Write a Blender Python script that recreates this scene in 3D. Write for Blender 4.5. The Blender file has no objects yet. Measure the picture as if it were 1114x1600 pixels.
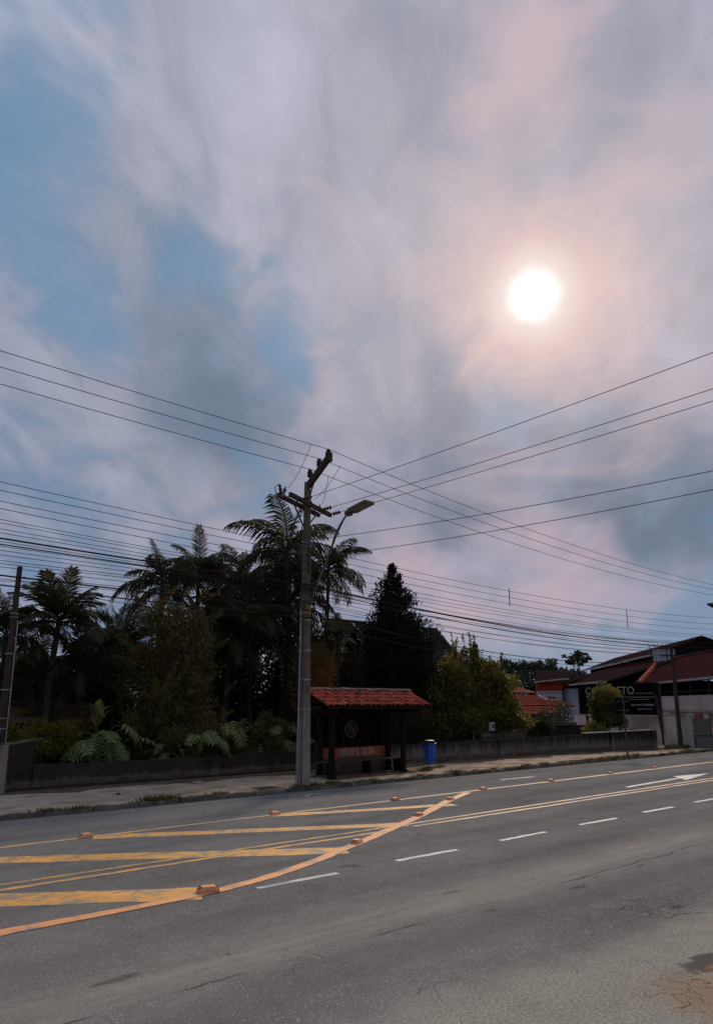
import bpy, math, random
import numpy as np
from mathutils import Vector, Matrix
random.seed(7)
rng = np.random.default_rng(11)
S = bpy.context.scene
COL = S.collection
rad = math.radians

# ------------------------------------------------------------------ camera
HEAD = rad(46.6)                       # heading measured from +X (the road runs along +X)
PITCH = math.atan(300 / 1200)
cam = bpy.data.cameras.new('camera')
cam.sensor_fit = 'VERTICAL'
cam.sensor_height = 24
cam.lens = 12 / math.tan(math.atan(800 / 1200))
cam.clip_start = 0.05
cam.clip_end = 3000
cam_o = bpy.data.objects.new('camera', cam)
COL.objects.link(cam_o)
cam_o.location = (0, 0, 2.1)
cam_o.rotation_euler = (rad(90) + PITCH, 0, HEAD - rad(90))
S.camera = cam_o
FWD = Vector((math.cos(HEAD), math.sin(HEAD), 0))
RGT = Vector((math.sin(HEAD), -math.cos(HEAD), 0))


def fr(f, r, z):
    """a place f metres ahead of the viewing point and r metres to its right"""
    v = FWD * f + RGT * r
    return Vector((v.x, v.y, z))


# ------------------------------------------------------------------ node helpers
def nd(nt, t, ins=None, **props):
    n = nt.nodes.new(t)
    for k, v in props.items():
        setattr(n, k, v)
    for k, v in (ins or {}).items():
        s = n.inputs[k]
        if isinstance(v, bpy.types.NodeSocket):
            nt.links.new(v, s)
        else:
            s.default_value = v
    return n


def mth(nt, op, a, b=0.0, c=0.0, clamp=False):
    return nd(nt, 'ShaderNodeMath', {0: a, 1: b, 2: c}, operation=op, use_clamp=clamp).outputs[0]


def vec(nt, op, a, b=(0, 0, 0)):
    n = nd(nt, 'ShaderNodeVectorMath', {0: a, 1: b}, operation=op)
    return n.outputs['Value'] if op in ('DOT_PRODUCT', 'LENGTH', 'DISTANCE') else n.outputs[0]


def c4(c):
    return (*c, 1.0) if not isinstance(c, bpy.types.NodeSocket) and len(c) == 3 else c


def mix(nt, f, a, b, blend='MIX'):
    n = nd(nt, 'ShaderNodeMix', {0: f, 6: c4(a), 7: c4(b)}, data_type='RGBA', blend_type=blend)
    return n.outputs[2]


def noise(nt, v, scale, detail=4.0, rough=0.55, dist=0.0):
    return nd(nt, 'ShaderNodeTexNoise', {'Vector': v, 'Scale': scale, 'Detail': detail, 'Roughness': rough, 'Distortion': dist}).outputs[0]


def mr(nt, v, a, b, c=0.0, d=1.0, kind='SMOOTHSTEP'):
    return nd(nt, 'ShaderNodeMapRange', {0: v, 1: a, 2: b, 3: c, 4: d}, interpolation_type=kind).outputs[0]


def mapping(nt, v, scale=(1, 1, 1), rot=(0, 0, 0), loc=(0, 0, 0)):
    return nd(nt, 'ShaderNodeMapping', {'Vector': v, 'Location': loc, 'Rotation': rot, 'Scale': scale}).outputs[0]


# ------------------------------------------------------------------ sky
SUN_DIR = Vector((0.7403, 0.4660, 0.4846)).normalized()
SUN_EL = math.asin(SUN_DIR.z)
SUN_AZ = math.atan2(SUN_DIR.y, SUN_DIR.x)
world = bpy.data.worlds.new('World')
S.world = world
world.use_nodes = True
wt = world.node_tree
wt.nodes.clear()


def build_sky():
    nt = wt
    d = nd(nt, 'ShaderNodeTexCoord').outputs['Generated']
    sky = nd(nt, 'ShaderNodeTexSky', sky_type='NISHITA', sun_disc=False, sun_elevation=SUN_EL,
             sun_rotation=rad(90) - SUN_AZ, air_density=1.0, dust_density=1.5, ozone_density=2.0).outputs[0]
    sep = nd(nt, 'ShaderNodeSeparateXYZ', {0: d})
    z = sep.outputs[2]
    zc = mth(nt, 'MAXIMUM', z, 0.0)
    den = mth(nt, 'ADD', zc, 0.34)
    px = mth(nt, 'DIVIDE', sep.outputs[0], den)
    py = mth(nt, 'DIVIDE', sep.outputs[1], den)
    p = nd(nt, 'ShaderNodeCombineXYZ', {0: px, 1: py, 2: 0.0}).outputs[0]
    # u along the cloud drift, v across it
    q = mapping(nt, p, rot=(0, 0, -HEAD + rad(6)))
    qs = mapping(nt, q, scale=(0.55, 1.15, 1))
    n_big = noise(nt, qs, 1.7, 4, 0.48, 0.5)
    n_mid = noise(nt, mapping(nt, q, scale=(0.6, 1.15, 1), loc=(3.1, 1.7, 0)), 2.7, 4, 0.48, 0.5)
    n_fin = noise(nt, mapping(nt, q, scale=(0.8, 1.25, 1), loc=(7.3, 2.2, 0)), 6.5, 5, 0.55, 0.6)
    n_dir = noise(nt, mapping(nt, d, scale=(1.0, 1.0, 2.6)), 4.2, 4, 0.5, 0.4)
    jit = nd(nt, 'ShaderNodeTexNoise', {'Vector': d, 'Scale': 5.0, 'Detail': 4.0, 'Roughness': 0.55})
    dj = vec(nt, 'ADD', d, vec(nt, 'SCALE', vec(nt, 'SUBTRACT', jit.outputs['Color'], (0.5, 0.5, 0.5))))
    for n in nt.nodes:
        if n.type == 'VECT_MATH' and n.operation == 'SCALE':
            n.inputs['Scale'].default_value = 0.2

    def blob(v, r, w=1.0):
        dist = vec(nt, 'DISTANCE', dj, v)
        return mth(nt, 'MULTIPLY', mr(nt, dist, r, r * 0.15), w)

    def total(items):
        t = 0.0
        for it in items:
            t = mth(nt, 'ADD', t, blob(*it))
        return t
    blue_b = total([((.20, .78, .60), .20, .6), ((.22, .67, .71), .17, 1.15), ((.43, .71, .56), .14, .85), ((.36, .81, .46), .12, .6),
                    ((.53, .71, .47), .12, .75), ((.90, .43, .04), .17, 1.3), ((.83, .55, .04), .15, 1.2), ((.76, .64, .05), .14, 1.0), ((.94, .32, .05), .16, 1.0), ((.39, .92, .10), .18, .35)])
    pink_b = total([((.50, .82, .25), .13, 1.1), ((.69, .39, .61), .22, .9), ((.59, .43, .68), .17, .8), ((.88, .46, .12), .10, 1.0), ((.60, .69, .38), .07, .9),
                    ((.70, .68, .17), .12, .75), ((.75, .64, .13), .10, .9), ((.83, .53, .13), .10, .7), ((.80, .56, .23), .12, .4), ((.69, .39, .61), .1, .1)])
    dark_b = total([((.49, .79, .36), .18, 1.2), ((.72, .58, .36), .13, 1.3), ((.87, .40, .27), .20, 1.6), ((.37, .78, .50), .15, .9),
                    ((.78, .55, .30), .13, .6), ((.30, .90, .30), .18, .5)])
    bluem = mth(nt, 'ADD', mth(nt, 'MULTIPLY', blue_b, 0.36), mth(nt, 'MULTIPLY', mth(nt, 'SUBTRACT', 0.58, n_mid), 1.8))
    bluem = mr(nt, mth(nt, 'ADD', bluem, mth(nt, 'MULTIPLY', mth(nt, 'SUBTRACT', 0.5, n_fin), 1.5)), 0.10, 0.72)
    darkm = mr(nt, mth(nt, 'ADD', mth(nt, 'MULTIPLY', dark_b, 0.35), mth(nt, 'MULTIPLY', mth(nt, 'SUBTRACT', n_big, 0.5), 1.6)), -0.1, 0.6)
    pinkm = mr(nt, mth(nt, 'ADD', mth(nt, 'MULTIPLY', pink_b, 0.45), mth(nt, 'MULTIPLY', mth(nt, 'SUBTRACT', n_dir, 0.55), 2.2)), 0.02, 0.75)
    # colours are radiances x10: the background strength is 0.1
    gap = mix(nt, 0.95, sky, (1.1, 2.3, 3.75))
    # cloud away from the sun is duller and bluer all round the sky
    sunward = mr(nt, vec(nt, 'DOT_PRODUCT', d, tuple(SUN_DIR)), 0.60, 1.0)
    away = mr(nt, vec(nt, 'DOT_PRODUCT', d, tuple(SUN_DIR)), -0.6, 0.7, 0.97, 1.0)
    light = mix(nt, sunward, (2.25, 2.85, 4.0), (3.40, 3.32, 4.02))
    dark = mix(nt, sunward, (1.22, 1.80, 2.75), (1.58, 1.95, 2.62))
    cloud = mix(nt, darkm, light, dark)
    tex = mr(nt, mth(nt, 'ADD', mth(nt, 'MULTIPLY', n_fin, 0.55), mth(nt, 'MULTIPLY', n_mid, 0.45)), 0.3, 0.72, 0.62, 1.30, 'LINEAR')
    cloud = vec(nt, 'MULTIPLY', cloud, nd(nt, 'ShaderNodeCombineXYZ', {0: tex, 1: tex, 2: tex}).outputs[0])
    c = mix(nt, mth(nt, 'MULTIPLY', bluem, 0.72), cloud, gap)
    c = mix(nt, mth(nt, 'MULTIPLY', pinkm, 0.8), c, (5.1, 3.95, 4.35))
    low = mth(nt, 'ADD', mr(nt, z, 0.10, 0.55, 0.90, 1.03), mr(nt, z, 0.72, 1.0, 0.0, 0.8, 'LINEAR'))   # overcast: sky overhead, above the view, brightened to add fill light
    c = vec(nt, 'MULTIPLY', c, nd(nt, 'ShaderNodeCombineXYZ', {0: mth(nt, 'MULTIPLY', low, away), 1: mth(nt, 'MULTIPLY', low, away), 2: mth(nt, 'MULTIPLY', mth(nt, 'POWER', low, 0.7), away)}).outputs[0])
    # the veiled sun behind the cloud
    s = mth(nt, 'MAXIMUM', vec(nt, 'DOT_PRODUCT', d, tuple(SUN_DIR)), 0.0)
    ang = mth(nt, 'ARCCOSINE', mth(nt, 'MINIMUM', s, 1.0))
    wob = mth(nt, 'MULTIPLY', mth(nt, 'SUBTRACT', noise(nt, d, 14, 5, 0.6, 0.4), 0.5), 0.075)
    wob2 = mth(nt, 'MULTIPLY', mth(nt, 'SUBTRACT', noise(nt, d, 16, 5, 0.6, 0.3), 0.5), 0.018)
    wob3 = mth(nt, 'MULTIPLY', mth(nt, 'SUBTRACT', noise(nt, d, 5.5, 4, 0.6, 0.5), 0.5), 0.14)
    a1 = mth(nt, 'ADD', mth(nt, 'ADD', ang, wob), wob3)
    a2 = mth(nt, 'ADD', ang, wob2)
    wide = mr(nt, a1, 0.36, 0.05)
    c = mix(nt, mth(nt, 'MULTIPLY', wide, 0.45), c, (5.6, 4.7, 4.8))
    halo = mr(nt, a1, 0.17, 0.03)
    c = mix(nt, mth(nt, 'MULTIPLY', halo, 0.9), c, (7.5, 5.4, 5.0))
    glare = mr(nt, a2, 0.075, 0.020)
    c = mix(nt, mth(nt, 'MULTIPLY', glare, 0.8), c, (8.3, 7.4, 6.9))
    core = mr(nt, mth(nt, 'ADD', a2, mth(nt, 'MULTIPLY', mth(nt, 'SUBTRACT', noise(nt, d, 45, 3, 0.5), 0.5), 0.008)), 0.041, 0.001)
    c = mix(nt, core, c, (15, 14.4, 14.0))
    below = mr(nt, z, -0.02, -0.12)
    c = mix(nt, below, c, (1.2, 1.15, 1.15))
    bg = nd(nt, 'ShaderNodeBackground', {0: c, 1: 0.065})
    nt.links.new(bg.outputs[0], nd(nt, 'ShaderNodeOutputWorld').inputs[0])


build_sky()
sun = bpy.data.lights.new('sun', 'SUN')
sun.energy = 1.5
sun.angle = rad(10)
sun.color = (1.0, 0.84, 0.68)
sun_o = bpy.data.objects.new('sun', sun)
COL.objects.link(sun_o)
sun_o.rotation_euler = (-SUN_DIR).to_track_quat('-Z', 'Y').to_euler()
S.view_settings.view_transform = 'Standard'
S.view_settings.look = 'None'
S.view_settings.exposure = 0.85
S.view_settings.gamma = 1
S.view_settings.use_curve_mapping = False
S.render.engine = 'CYCLES'
S.cycles.max_bounces = 5
S.cycles.transparent_max_bounces = 4

# ------------------------------------------------------------------ objects, things, parts
ORG = {}


def tag(o, label=None, cat=None, group=None, kind=None):
    for k, v in (('label', label), ('category', cat), ('group', group), ('kind', kind)):
        if v:
            o[k] = v
    return o


def thing(name, label, cat, loc=(0, 0, 0), group=None):
    o = bpy.data.objects.new(name, None)
    o.empty_display_size = 0.2
    COL.objects.link(o)
    o.location = loc
    ORG[o.name] = Vector(loc)
    return tag(o, label, cat, group)


def link_mesh(name, me, parent=None, loc=None):
    o = bpy.data.objects.new(name, me)
    COL.objects.link(o)
    org = Vector((0, 0, 0))
    if parent is not None:
        o.parent = parent
        org = ORG[parent.name]
    if loc is not None:
        o.location = Vector(loc) - org
        org = Vector(loc)
    ORG[o.name] = org
    return o


class MB:
    """collects faces of one mesh in world coordinates"""
    def __init__(self):
        self.v, self.f, self.mi = [], [], []
        self.m = 0

    def face(self, *pts):
        i = len(self.v)
        self.v += [tuple(p) for p in pts]
        self.f.append(tuple(range(i, i + len(pts))))
        self.mi.append(self.m)

    def hexa(self, p):          # eight corners: four below, four above, same order
        i = len(self.v)
        self.v += [tuple(q) for q in p]
        for a in ((3, 2, 1, 0), (4, 5, 6, 7), (0, 1, 5, 4), (1, 2, 6, 5), (2, 3, 7, 6), (3, 0, 4, 7)):
            self.f.append(tuple(i + k for k in a))
            self.mi.append(self.m)
        return self

    def box(self, c, s, rz=0.0, top=(1, 1), shift=(0, 0)):
        cx, cy, cz = c
        hx, hy, hz = s[0] / 2, s[1] / 2, s[2] / 2
        ca, sa = math.cos(rz), math.sin(rz)
        pts = []
        for zz, kx, ky, ox, oy in ((-hz, 1, 1, 0, 0), (hz, top[0], top[1], shift[0], shift[1])):
            for x, y in ((-hx, -hy), (hx, -hy), (hx, hy), (-hx, hy)):
                x, y = x * kx + ox, y * ky + oy
                pts.append((cx + x * ca - y * sa, cy + x * sa + y * ca, cz + zz))
        return self.hexa(pts)

    def beam(self, a, b, w, h, up=(0, 0, 1)):
        a, b = Vector(a), Vector(b)
        t = (b - a).normalized()
        s = t.cross(Vector(up))
        if s.length < 1e-4:
            s = t.cross(Vector((1, 0, 0)))
        s.normalize()
        n = s.cross(t).normalized()
        s, n = s * w / 2, n * h / 2
        return self.hexa([a - s - n, a + s - n, a + s + n, a - s + n, b - s - n, b + s - n, b + s + n, b - s + n])

    def tube(self, pts, r, seg=8, cap=True):
        pts = [Vector(p) for p in pts]
        n = len(pts)
        rs = r if isinstance(r, (list, tuple)) else [r] * n
        base = len(self.v)
        t0 = (pts[1] - pts[0]).normalized()
        u = t0.cross(Vector((0, 0, 1)))
        if u.length < 1e-3:
            u = t0.cross(Vector((1, 0, 0)))
        u.normalize()
        for i, p in enumerate(pts):
            t = (pts[min(i + 1, n - 1)] - pts[max(i - 1, 0)]).normalized()
            u = (u - t * u.dot(t)).normalized()
            w = t.cross(u)
            for k in range(seg):
                a = 2 * math.pi * k / seg
                self.v.append(tuple(p + (u * math.cos(a) + w * math.sin(a)) * rs[i]))
        for i in range(n - 1):
            for k in range(seg):
                k2 = (k + 1) % seg
                self.f.append((base + i * seg + k, base + i * seg + k2, base + (i + 1) * seg + k2, base + (i + 1) * seg + k))
                self.mi.append(self.m)
        if cap:
            self.f.append(tuple(base + k for k in range(seg))[::-1])
            self.f.append(tuple(base + (n - 1) * seg + k for k in range(seg)))
            self.mi += [self.m, self.m]
        return self

    def lathe(self, c, prof, seg=12, axis=(0, 0, 1)):
        """prof: (radius, offset along the axis) pairs"""
        c, ax = Vector(c), Vector(axis).normalized()
        u = ax.cross(Vector((0, 0, 1)))
        if u.length < 1e-3:
            u = Vector((1, 0, 0))
        u.normalize()
        w = ax.cross(u)
        base = len(self.v)
        for r, h in prof:
            for k in range(seg):
                a = 2 * math.pi * k / seg
                self.v.append(tuple(c + ax * h + (u * math.cos(a) + w * math.sin(a)) * max(r, 1e-4)))
        for i in range(len(prof) - 1):
            for k in range(seg):
                k2 = (k + 1) % seg
                self.f.append((base + i * seg + k, base + i * seg + k2, base + (i + 1) * seg + k2, base + (i + 1) * seg + k))
                self.mi.append(self.m)
        self.f.append(tuple(base + k for k in range(seg))[::-1])
        self.f.append(tuple(base + (len(prof) - 1) * seg + k for k in range(seg)))
        self.mi += [self.m, self.m]
        return self

    def prism(self, poly, off):
        """a flat polygon (3-D points) thickened by the vector off"""
        off = Vector(off)
        i, n = len(self.v), len(poly)
        self.v += [tuple(p) for p in poly] + [tuple(Vector(p) + off) for p in poly]
        self.f.append(tuple(range(i, i + n))[::-1])
        self.f.append(tuple(range(i + n, i + 2 * n)))
        self.mi += [self.m, self.m]
        for k in range(n):
            k2 = (k + 1) % n
            self.f.append((i + k, i + k2, i + n + k2, i + n + k))
            self.mi.append(self.m)
        return self

    def mesh(self, name, mats, org=(0, 0, 0), smooth=False, bevel=0):
        me = bpy.data.meshes.new(name)
        ox, oy, oz = org
        me.from_pydata([(x - ox, y - oy, z - oz) for x, y, z in self.v], [], self.f)
        for m in (mats if isinstance(mats, (list, tuple)) else [mats]):
            me.materials.append(m)
        if self.m or any(self.mi):
            me.polygons.foreach_set('material_index', self.mi)
        if smooth:
            me.polygons.foreach_set('use_smooth', [True] * len(me.polygons))
        me.update()
        return me

    def build(self, name, mats, parent=None, smooth=False, bevel=0.0, loc=None):
        org = ORG[parent.name] if parent is not None else Vector((0, 0, 0))
        if loc is not None:
            org = Vector(loc)
        o = link_mesh(name, self.mesh(name, mats, org, smooth), parent, loc)
        if bevel:
            b = o.modifiers.new('bevel', 'BEVEL')
            b.width = bevel
            b.segments = 2
            b.limit_method = 'ANGLE'
        if smooth:
            try:
                o.data.set_sharp_from_angle(angle=rad(38))
            except Exception:
                pass
        return o


def fast_mesh(name, verts, faces, mat):
    """numpy vertices (n,3) and faces (m,k)"""
    me = bpy.data.meshes.new(name)
    me.vertices.add(len(verts))
    me.vertices.foreach_set('co', np.asarray(verts, np.float32).ravel())
    k = faces.shape[1]
    me.loops.add(faces.size)
    me.loops.foreach_set('vertex_index', faces.astype(np.int32).ravel())
    me.polygons.add(len(faces))
    me.polygons.foreach_set('loop_start', np.arange(0, faces.size, k, dtype=np.int32))
    me.polygons.foreach_set('loop_total', np.full(len(faces), k, np.int32))
    me.materials.append(mat)
    me.update(calc_edges=True)
    return me


# ------------------------------------------------------------------ materials
def new_mat(name):
    m = bpy.data.materials.new(name)
    m.use_nodes = True
    nt = m.node_tree
    nt.nodes.clear()
    out = nd(nt, 'ShaderNodeOutputMaterial')
    return m, nt, out


def principled(nt, out, color, rough=0.7, spec=0.4, metal=0.0, bump=None, bump_d=0.01, bump_s=0.6):
    rough_matt = not isinstance(rough, bpy.types.NodeSocket) and rough >= 0.8
    ins = {'Base Color': c4(color), 'Roughness': rough, 'Specular IOR Level': spec, 'Metallic': metal}
    if rough_matt:
        ins['Specular IOR Level'] = 0.0
    b = nd(nt, 'ShaderNodeBsdfPrincipled', ins)
    if bump is not None:
        bn = nd(nt, 'ShaderNodeBump', {'Height': bump, 'Distance': bump_d, 'Strength': bump_s})
        nt.links.new(bn.outputs[0], b.inputs['Normal'])
    nt.links.new(b.outputs[0], out.inputs[0])
    return b


def obj_co(nt):
    return nd(nt, 'ShaderNodeTexCoord').outputs['Object']


def pos(nt):
    return nd(nt, 'ShaderNodeNewGeometry').outputs['Position']


def mat_simple(name, color, rough=0.7, var=0.25, scale=6, spec=0.4, metal=0.0, dirt=None, dirt_amt=0.5, bump=0.004, stretch=(1, 1, 1), piece=0.0):
    """paint, wood, tile, metal: mottled colour, dirt patches, fine relief; piece: variation from piece to piece"""
    m, nt, out = new_mat(name)
    co = mapping(nt, pos(nt), scale=stretch)
    n1 = noise(nt, co, scale, 6, 0.6)
    k = mr(nt, n1, 0.25, 0.75, 1 - var, 1 + var, 'LINEAR')
    col = vec(nt, 'MULTIPLY', c4(color)[:3], nd(nt, 'ShaderNodeCombineXYZ', {0: k, 1: k, 2: k}).outputs[0])
    if piece:
        r = nd(nt, 'ShaderNodeObjectInfo').outputs['Random']
        k2 = mr(nt, r, 0, 1, 1 - piece, 1 + piece, 'LINEAR')
        col = vec(nt, 'MULTIPLY', col, nd(nt, 'ShaderNodeCombineXYZ', {0: k2, 1: k2, 2: k2}).outputs[0])
    if dirt is not None:
        n2 = noise(nt, co, scale * 0.45, 7, 0.65, 0.3)
        col = mix(nt, mth(nt, 'MULTIPLY', mr(nt, n2, 0.45, 0.68), dirt_amt), col, dirt)
    principled(nt, out, col, rough, spec, metal, noise(nt, co, scale * 5, 5, 0.6) if bump else None, bump, 0.7)
    return m


def mat_leaf(name, c1, c2, c3=None, trans=0.22, rough=0.5, spec=0.35, patch=0.6):
    m, nt, out = new_mat(name)
    g = nd(nt, 'ShaderNodeNewGeometry')
    r = g.outputs['Random Per Island']
    n = noise(nt, g.outputs['Position'], patch, 3, 0.6)
    f = mth(nt, 'ADD', mth(nt, 'MULTIPLY', r, 0.55), mr(nt, n, 0.3, 0.7, 0, 0.5, 'LINEAR'), clamp=True)
    col = mix(nt, f, c1, c2)
    if c3 is not None:
        col = mix(nt, mr(nt, r, 0.86, 0.9), col, c3)
    b = nd(nt, 'ShaderNodeBsdfPrincipled', {'Base Color': col, 'Roughness': rough, 'Specular IOR Level': spec * 0.6})
    t = nd(nt, 'ShaderNodeBsdfTranslucent', {'Color': col})
    mx = nd(nt, 'ShaderNodeMixShader', {0: trans, 1: b.outputs[0], 2: t.outputs[0]})
    nt.links.new(mx.outputs[0], out.inputs[0])
    return m


def mat_asphalt():
    m, nt, out = new_mat('asphalt')
    P = pos(nt)
    x, y, _ = nd(nt, 'ShaderNodeSeparateXYZ', {0: P}).outputs
    grain = noise(nt, P, 90, 3, 0.7)
    vo = nd(nt, 'ShaderNodeTexVoronoi', {'Vector': P, 'Scale': 75.0})
    stone = mth(nt, 'MULTIPLY', mr(nt, vo.outputs['Distance'], 0.45, 0.15), mr(nt, nd(nt, 'ShaderNodeSeparateColor', {0: vo.outputs['Color']}).outputs[0], 0.55, 0.95))
    big = noise(nt, mapping(nt, P, scale=(0.35, 1, 1)), 0.8, 5, 0.6, 0.3)
    mid = noise(nt, P, 3.2, 6, 0.65)
    k = mth(nt, 'ADD', mr(nt, big, 0.3, 0.7, 0.78, 1.20, 'LINEAR'), mr(nt, mid, 0.3, 0.7, -0.10, 0.10, 'LINEAR'))
    k = mth(nt, 'MULTIPLY', k, mr(nt, grain, 0.3, 0.7, 0.60, 1.40, 'LINEAR'))
    col = vec(nt, 'MULTIPLY', (0.180, 0.163, 0.154), nd(nt, 'ShaderNodeCombineXYZ', {0: k, 1: k, 2: k}).outputs[0])
    col = mix(nt, mth(nt, 'MULTIPLY', stone, 0.85), col, (0.60, 0.56, 0.52))
    vo2 = nd(nt, 'ShaderNodeTexVoronoi', {'Vector': P, 'Scale': 34.0})
    st2 = mth(nt, 'MULTIPLY', mr(nt, vo2.outputs['Distance'], 0.34, 0.16), mr(nt, nd(nt, 'ShaderNodeSeparateColor', {0: vo2.outputs['Color']}).outputs[1], 0.70, 0.9))
    col = mix(nt, mth(nt, 'MULTIPLY', st2, 0.8), col, (0.55, 0.51, 0.47))
    pit = mth(nt, 'MULTIPLY', mr(nt, vo2.outputs['Distance'], 0.30, 0.12), mr(nt, nd(nt, 'ShaderNodeSeparateColor', {0: vo2.outputs['Color']}).outputs[2], 0.72, 0.9))
    col = mix(nt, mth(nt, 'MULTIPLY', pit, 0.6), col, (0.05, 0.046, 0.044))
    # pale dust along the lane, between the wheel tracks
    yj = mth(nt, 'ADD', y, mth(nt, 'MULTIPLY', mth(nt, 'SUBTRACT', noise(nt, mapping(nt, P, scale=(0.3, 1, 1)), 0.9, 5, 0.65), 0.5), 1.1))
    streak = noise(nt, mapping(nt, P, scale=(0.25, 2.4, 1)), 2.2, 5, 0.65)
    d1 = mr(nt, mth(nt, 'ABSOLUTE', mth(nt, 'SUBTRACT', yj, 6.05)), 0.62, 0.05)
    d1 = mth(nt, 'MULTIPLY', d1, mr(nt, streak, 0.3, 0.65, 0.35, 1.0))
    col = mix(nt, mth(nt, 'MULTIPLY', d1, 0.55), col, (0.36, 0.315, 0.26))
    d2 = mr(nt, mth(nt, 'ABSOLUTE', mth(nt, 'SUBTRACT', yj, 14.2)), 0.8, 0.1)
    col = mix(nt, mth(nt, 'MULTIPLY', mth(nt, 'MULTIPLY', d2, streak), 0.3), col, (0.17, 0.16, 0.155))
    # the wheel tracks are a little darker, polished
    for yy in (5.1, 7.0, 8.8, 11.2, 13.4, 15.0):
        tr = mr(nt, mth(nt, 'ABSOLUTE', mth(nt, 'SUBTRACT', yj, yy)), 0.4, 0.0)
        col = mix(nt, mth(nt, 'MULTIPLY', tr, 0.34), col, (0.105, 0.10, 0.099))
    # sandy shoulder near the viewer
    edge = mth(nt, 'ADD', mth(nt, 'MULTIPLY', mth(nt, 'SUBTRACT', noise(nt, P, 1.3, 6, 0.6), 0.5), 0.8), y)
    edge = mth(nt, 'ADD', edge, mr(nt, x, 3.6, 6.5, -0.45, 0.0, 'LINEAR'))
    sand = mth(nt, 'MULTIPLY', mr(nt, edge, 4.25, 3.6), mr(nt, x, 3.0, 4.4))
    speck = noise(nt, P, 42, 4, 0.75)
    sandc = mix(nt, mr(nt, speck, 0.38, 0.62), (0.20, 0.18, 0.145), (0.45, 0.40, 0.33))
    col = mix(nt, mth(nt, 'MULTIPLY', sand, mr(nt, mid, 0.25, 0.6, 0.45, 0.8)), col, sandc)
    # broken patch with red earth
    pj = vec(nt, 'ADD', P, vec(nt, 'MULTIPLY', vec(nt, 'SUBTRACT', nd(nt, 'ShaderNodeTexNoise', {'Vector': P, 'Scale': 5.0, 'Detail': 4.0}).outputs['Color'], (.5, .5, .5)), (.55, .55, 0)))
    pd = vec(nt, 'LENGTH', vec(nt, 'MULTIPLY', vec(nt, 'SUBTRACT', pj, (7.06, 3.22, 0)), (0.75, 1.7, 0)))
    col = mix(nt, mth(nt, 'MULTIPLY', mr(nt, pd, 0.36, 0.22), 0.8), col, (0.075, 0.062, 0.062))
    pd2 = vec(nt, 'LENGTH', vec(nt, 'MULTIPLY', vec(nt, 'SUBTRACT', pj, (7.10, 3.10, 0)), (0.75, 1.5, 0)))
    col = mix(nt, mth(nt, 'MULTIPLY', mr(nt, pd2, 0.20, 0.04), 0.75), col, (0.34, 0.17, 0.075))
    pd3 = vec(nt, 'LENGTH', vec(nt, 'SUBTRACT', pj, (6.35, 2.75, 0)))
    col = mix(nt, mth(nt, 'MULTIPLY', mr(nt, pd3, 0.75, 0.15), 0.6), col, (0.30, 0.165, 0.09))
    pd4 = vec(nt, 'LENGTH', vec(nt, 'MULTIPLY', vec(nt, 'SUBTRACT', pj, (8.45, 3.55, 0)), (1, 2.2, 0)))
    col = mix(nt, mth(nt, 'MULTIPLY', mr(nt, pd4, 0.3, 0.1), 0.6), col, (0.33, 0.165, 0.08))
    # cracks: alligator cracking in patches, plus a long crack in the corner
    ce = nd(nt, 'ShaderNodeTexVoronoi', {'Vector': vec(nt, 'ADD', P, vec(nt, 'MULTIPLY', nd(nt, 'ShaderNodeTexNoise', {'Vector': P, 'Scale': 6.0, 'Detail': 5.0}).outputs['Color'], (.22, .22, 0))), 'Scale': 5.5}, feature='DISTANCE_TO_EDGE').outputs['Distance']
    fine = mr(nt, ce, 0.02, 0.004)
    m1 = mr(nt, vec(nt, 'LENGTH', vec(nt, 'MULTIPLY', vec(nt, 'SUBTRACT', pj, (8.45, 4.35, 0)), (0.8, 1.6, 0))), 0.75, 0.35)
    ce2 = nd(nt, 'ShaderNodeTexVoronoi', {'Vector': vec(nt, 'ADD', P, vec(nt, 'MULTIPLY', nd(nt, 'ShaderNodeTexNoise', {'Vector': P, 'Scale': 2.2, 'Detail': 6.0}).outputs['Color'], (.6, .6, 0))), 'Scale': 1.25}, feature='DISTANCE_TO_EDGE').outputs['Distance']
    m2 = mth(nt, 'MULTIPLY', mr(nt, noise(nt, P, 0.75, 3, 0.5), 0.58, 0.70), 0.7)
    crack = mth(nt, 'MAXIMUM', mth(nt, 'MULTIPLY', fine, mth(nt, 'MAXIMUM', m1, mr(nt, pd3, 0.75, 0.3))), mth(nt, 'MULTIPLY', mr(nt, ce2, 0.009, 0.001), mth(nt, 'MULTIPLY', m2, 0.8)))
    yl = mth(nt, 'ADD', y, mth(nt, 'MULTIPLY', mth(nt, 'SUBTRACT', noise(nt, P, 2.0, 6, 0.6), 0.5), 0.5))
    ln = mth(nt, 'ADD', yl, mth(nt, 'MULTIPLY', mth(nt, 'SUBTRACT', x, 8.4), 0.45))
    long = mth(nt, 'MULTIPLY', mr(nt, mth(nt, 'ABSOLUTE', mth(nt, 'SUBTRACT', ln, 3.98)), 0.016, 0.004), mr(nt, x, 7.9, 8.2))
    crack = mth(nt, 'MAXIMUM', crack, long)
    # kerb shade painted as a dark strip along the gutter, an old seam along the lane
    kerb_shade = mr(nt, mth(nt, 'ADD', y, mth(nt, 'MULTIPLY', mth(nt, 'SUBTRACT', noise(nt, P, 2.4, 5, 0.65), 0.5), 0.22)), 15.36, 15.58)
    col = mix(nt, mth(nt, 'MULTIPLY', kerb_shade, 0.85), col, (0.055, 0.042, 0.032))
    ys = mth(nt, 'ADD', y, mth(nt, 'MULTIPLY', mth(nt, 'SUBTRACT', noise(nt, mapping(nt, P, scale=(0.8, 1, 1)), 1.6, 6, 0.6), 0.5), 0.30))
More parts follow.
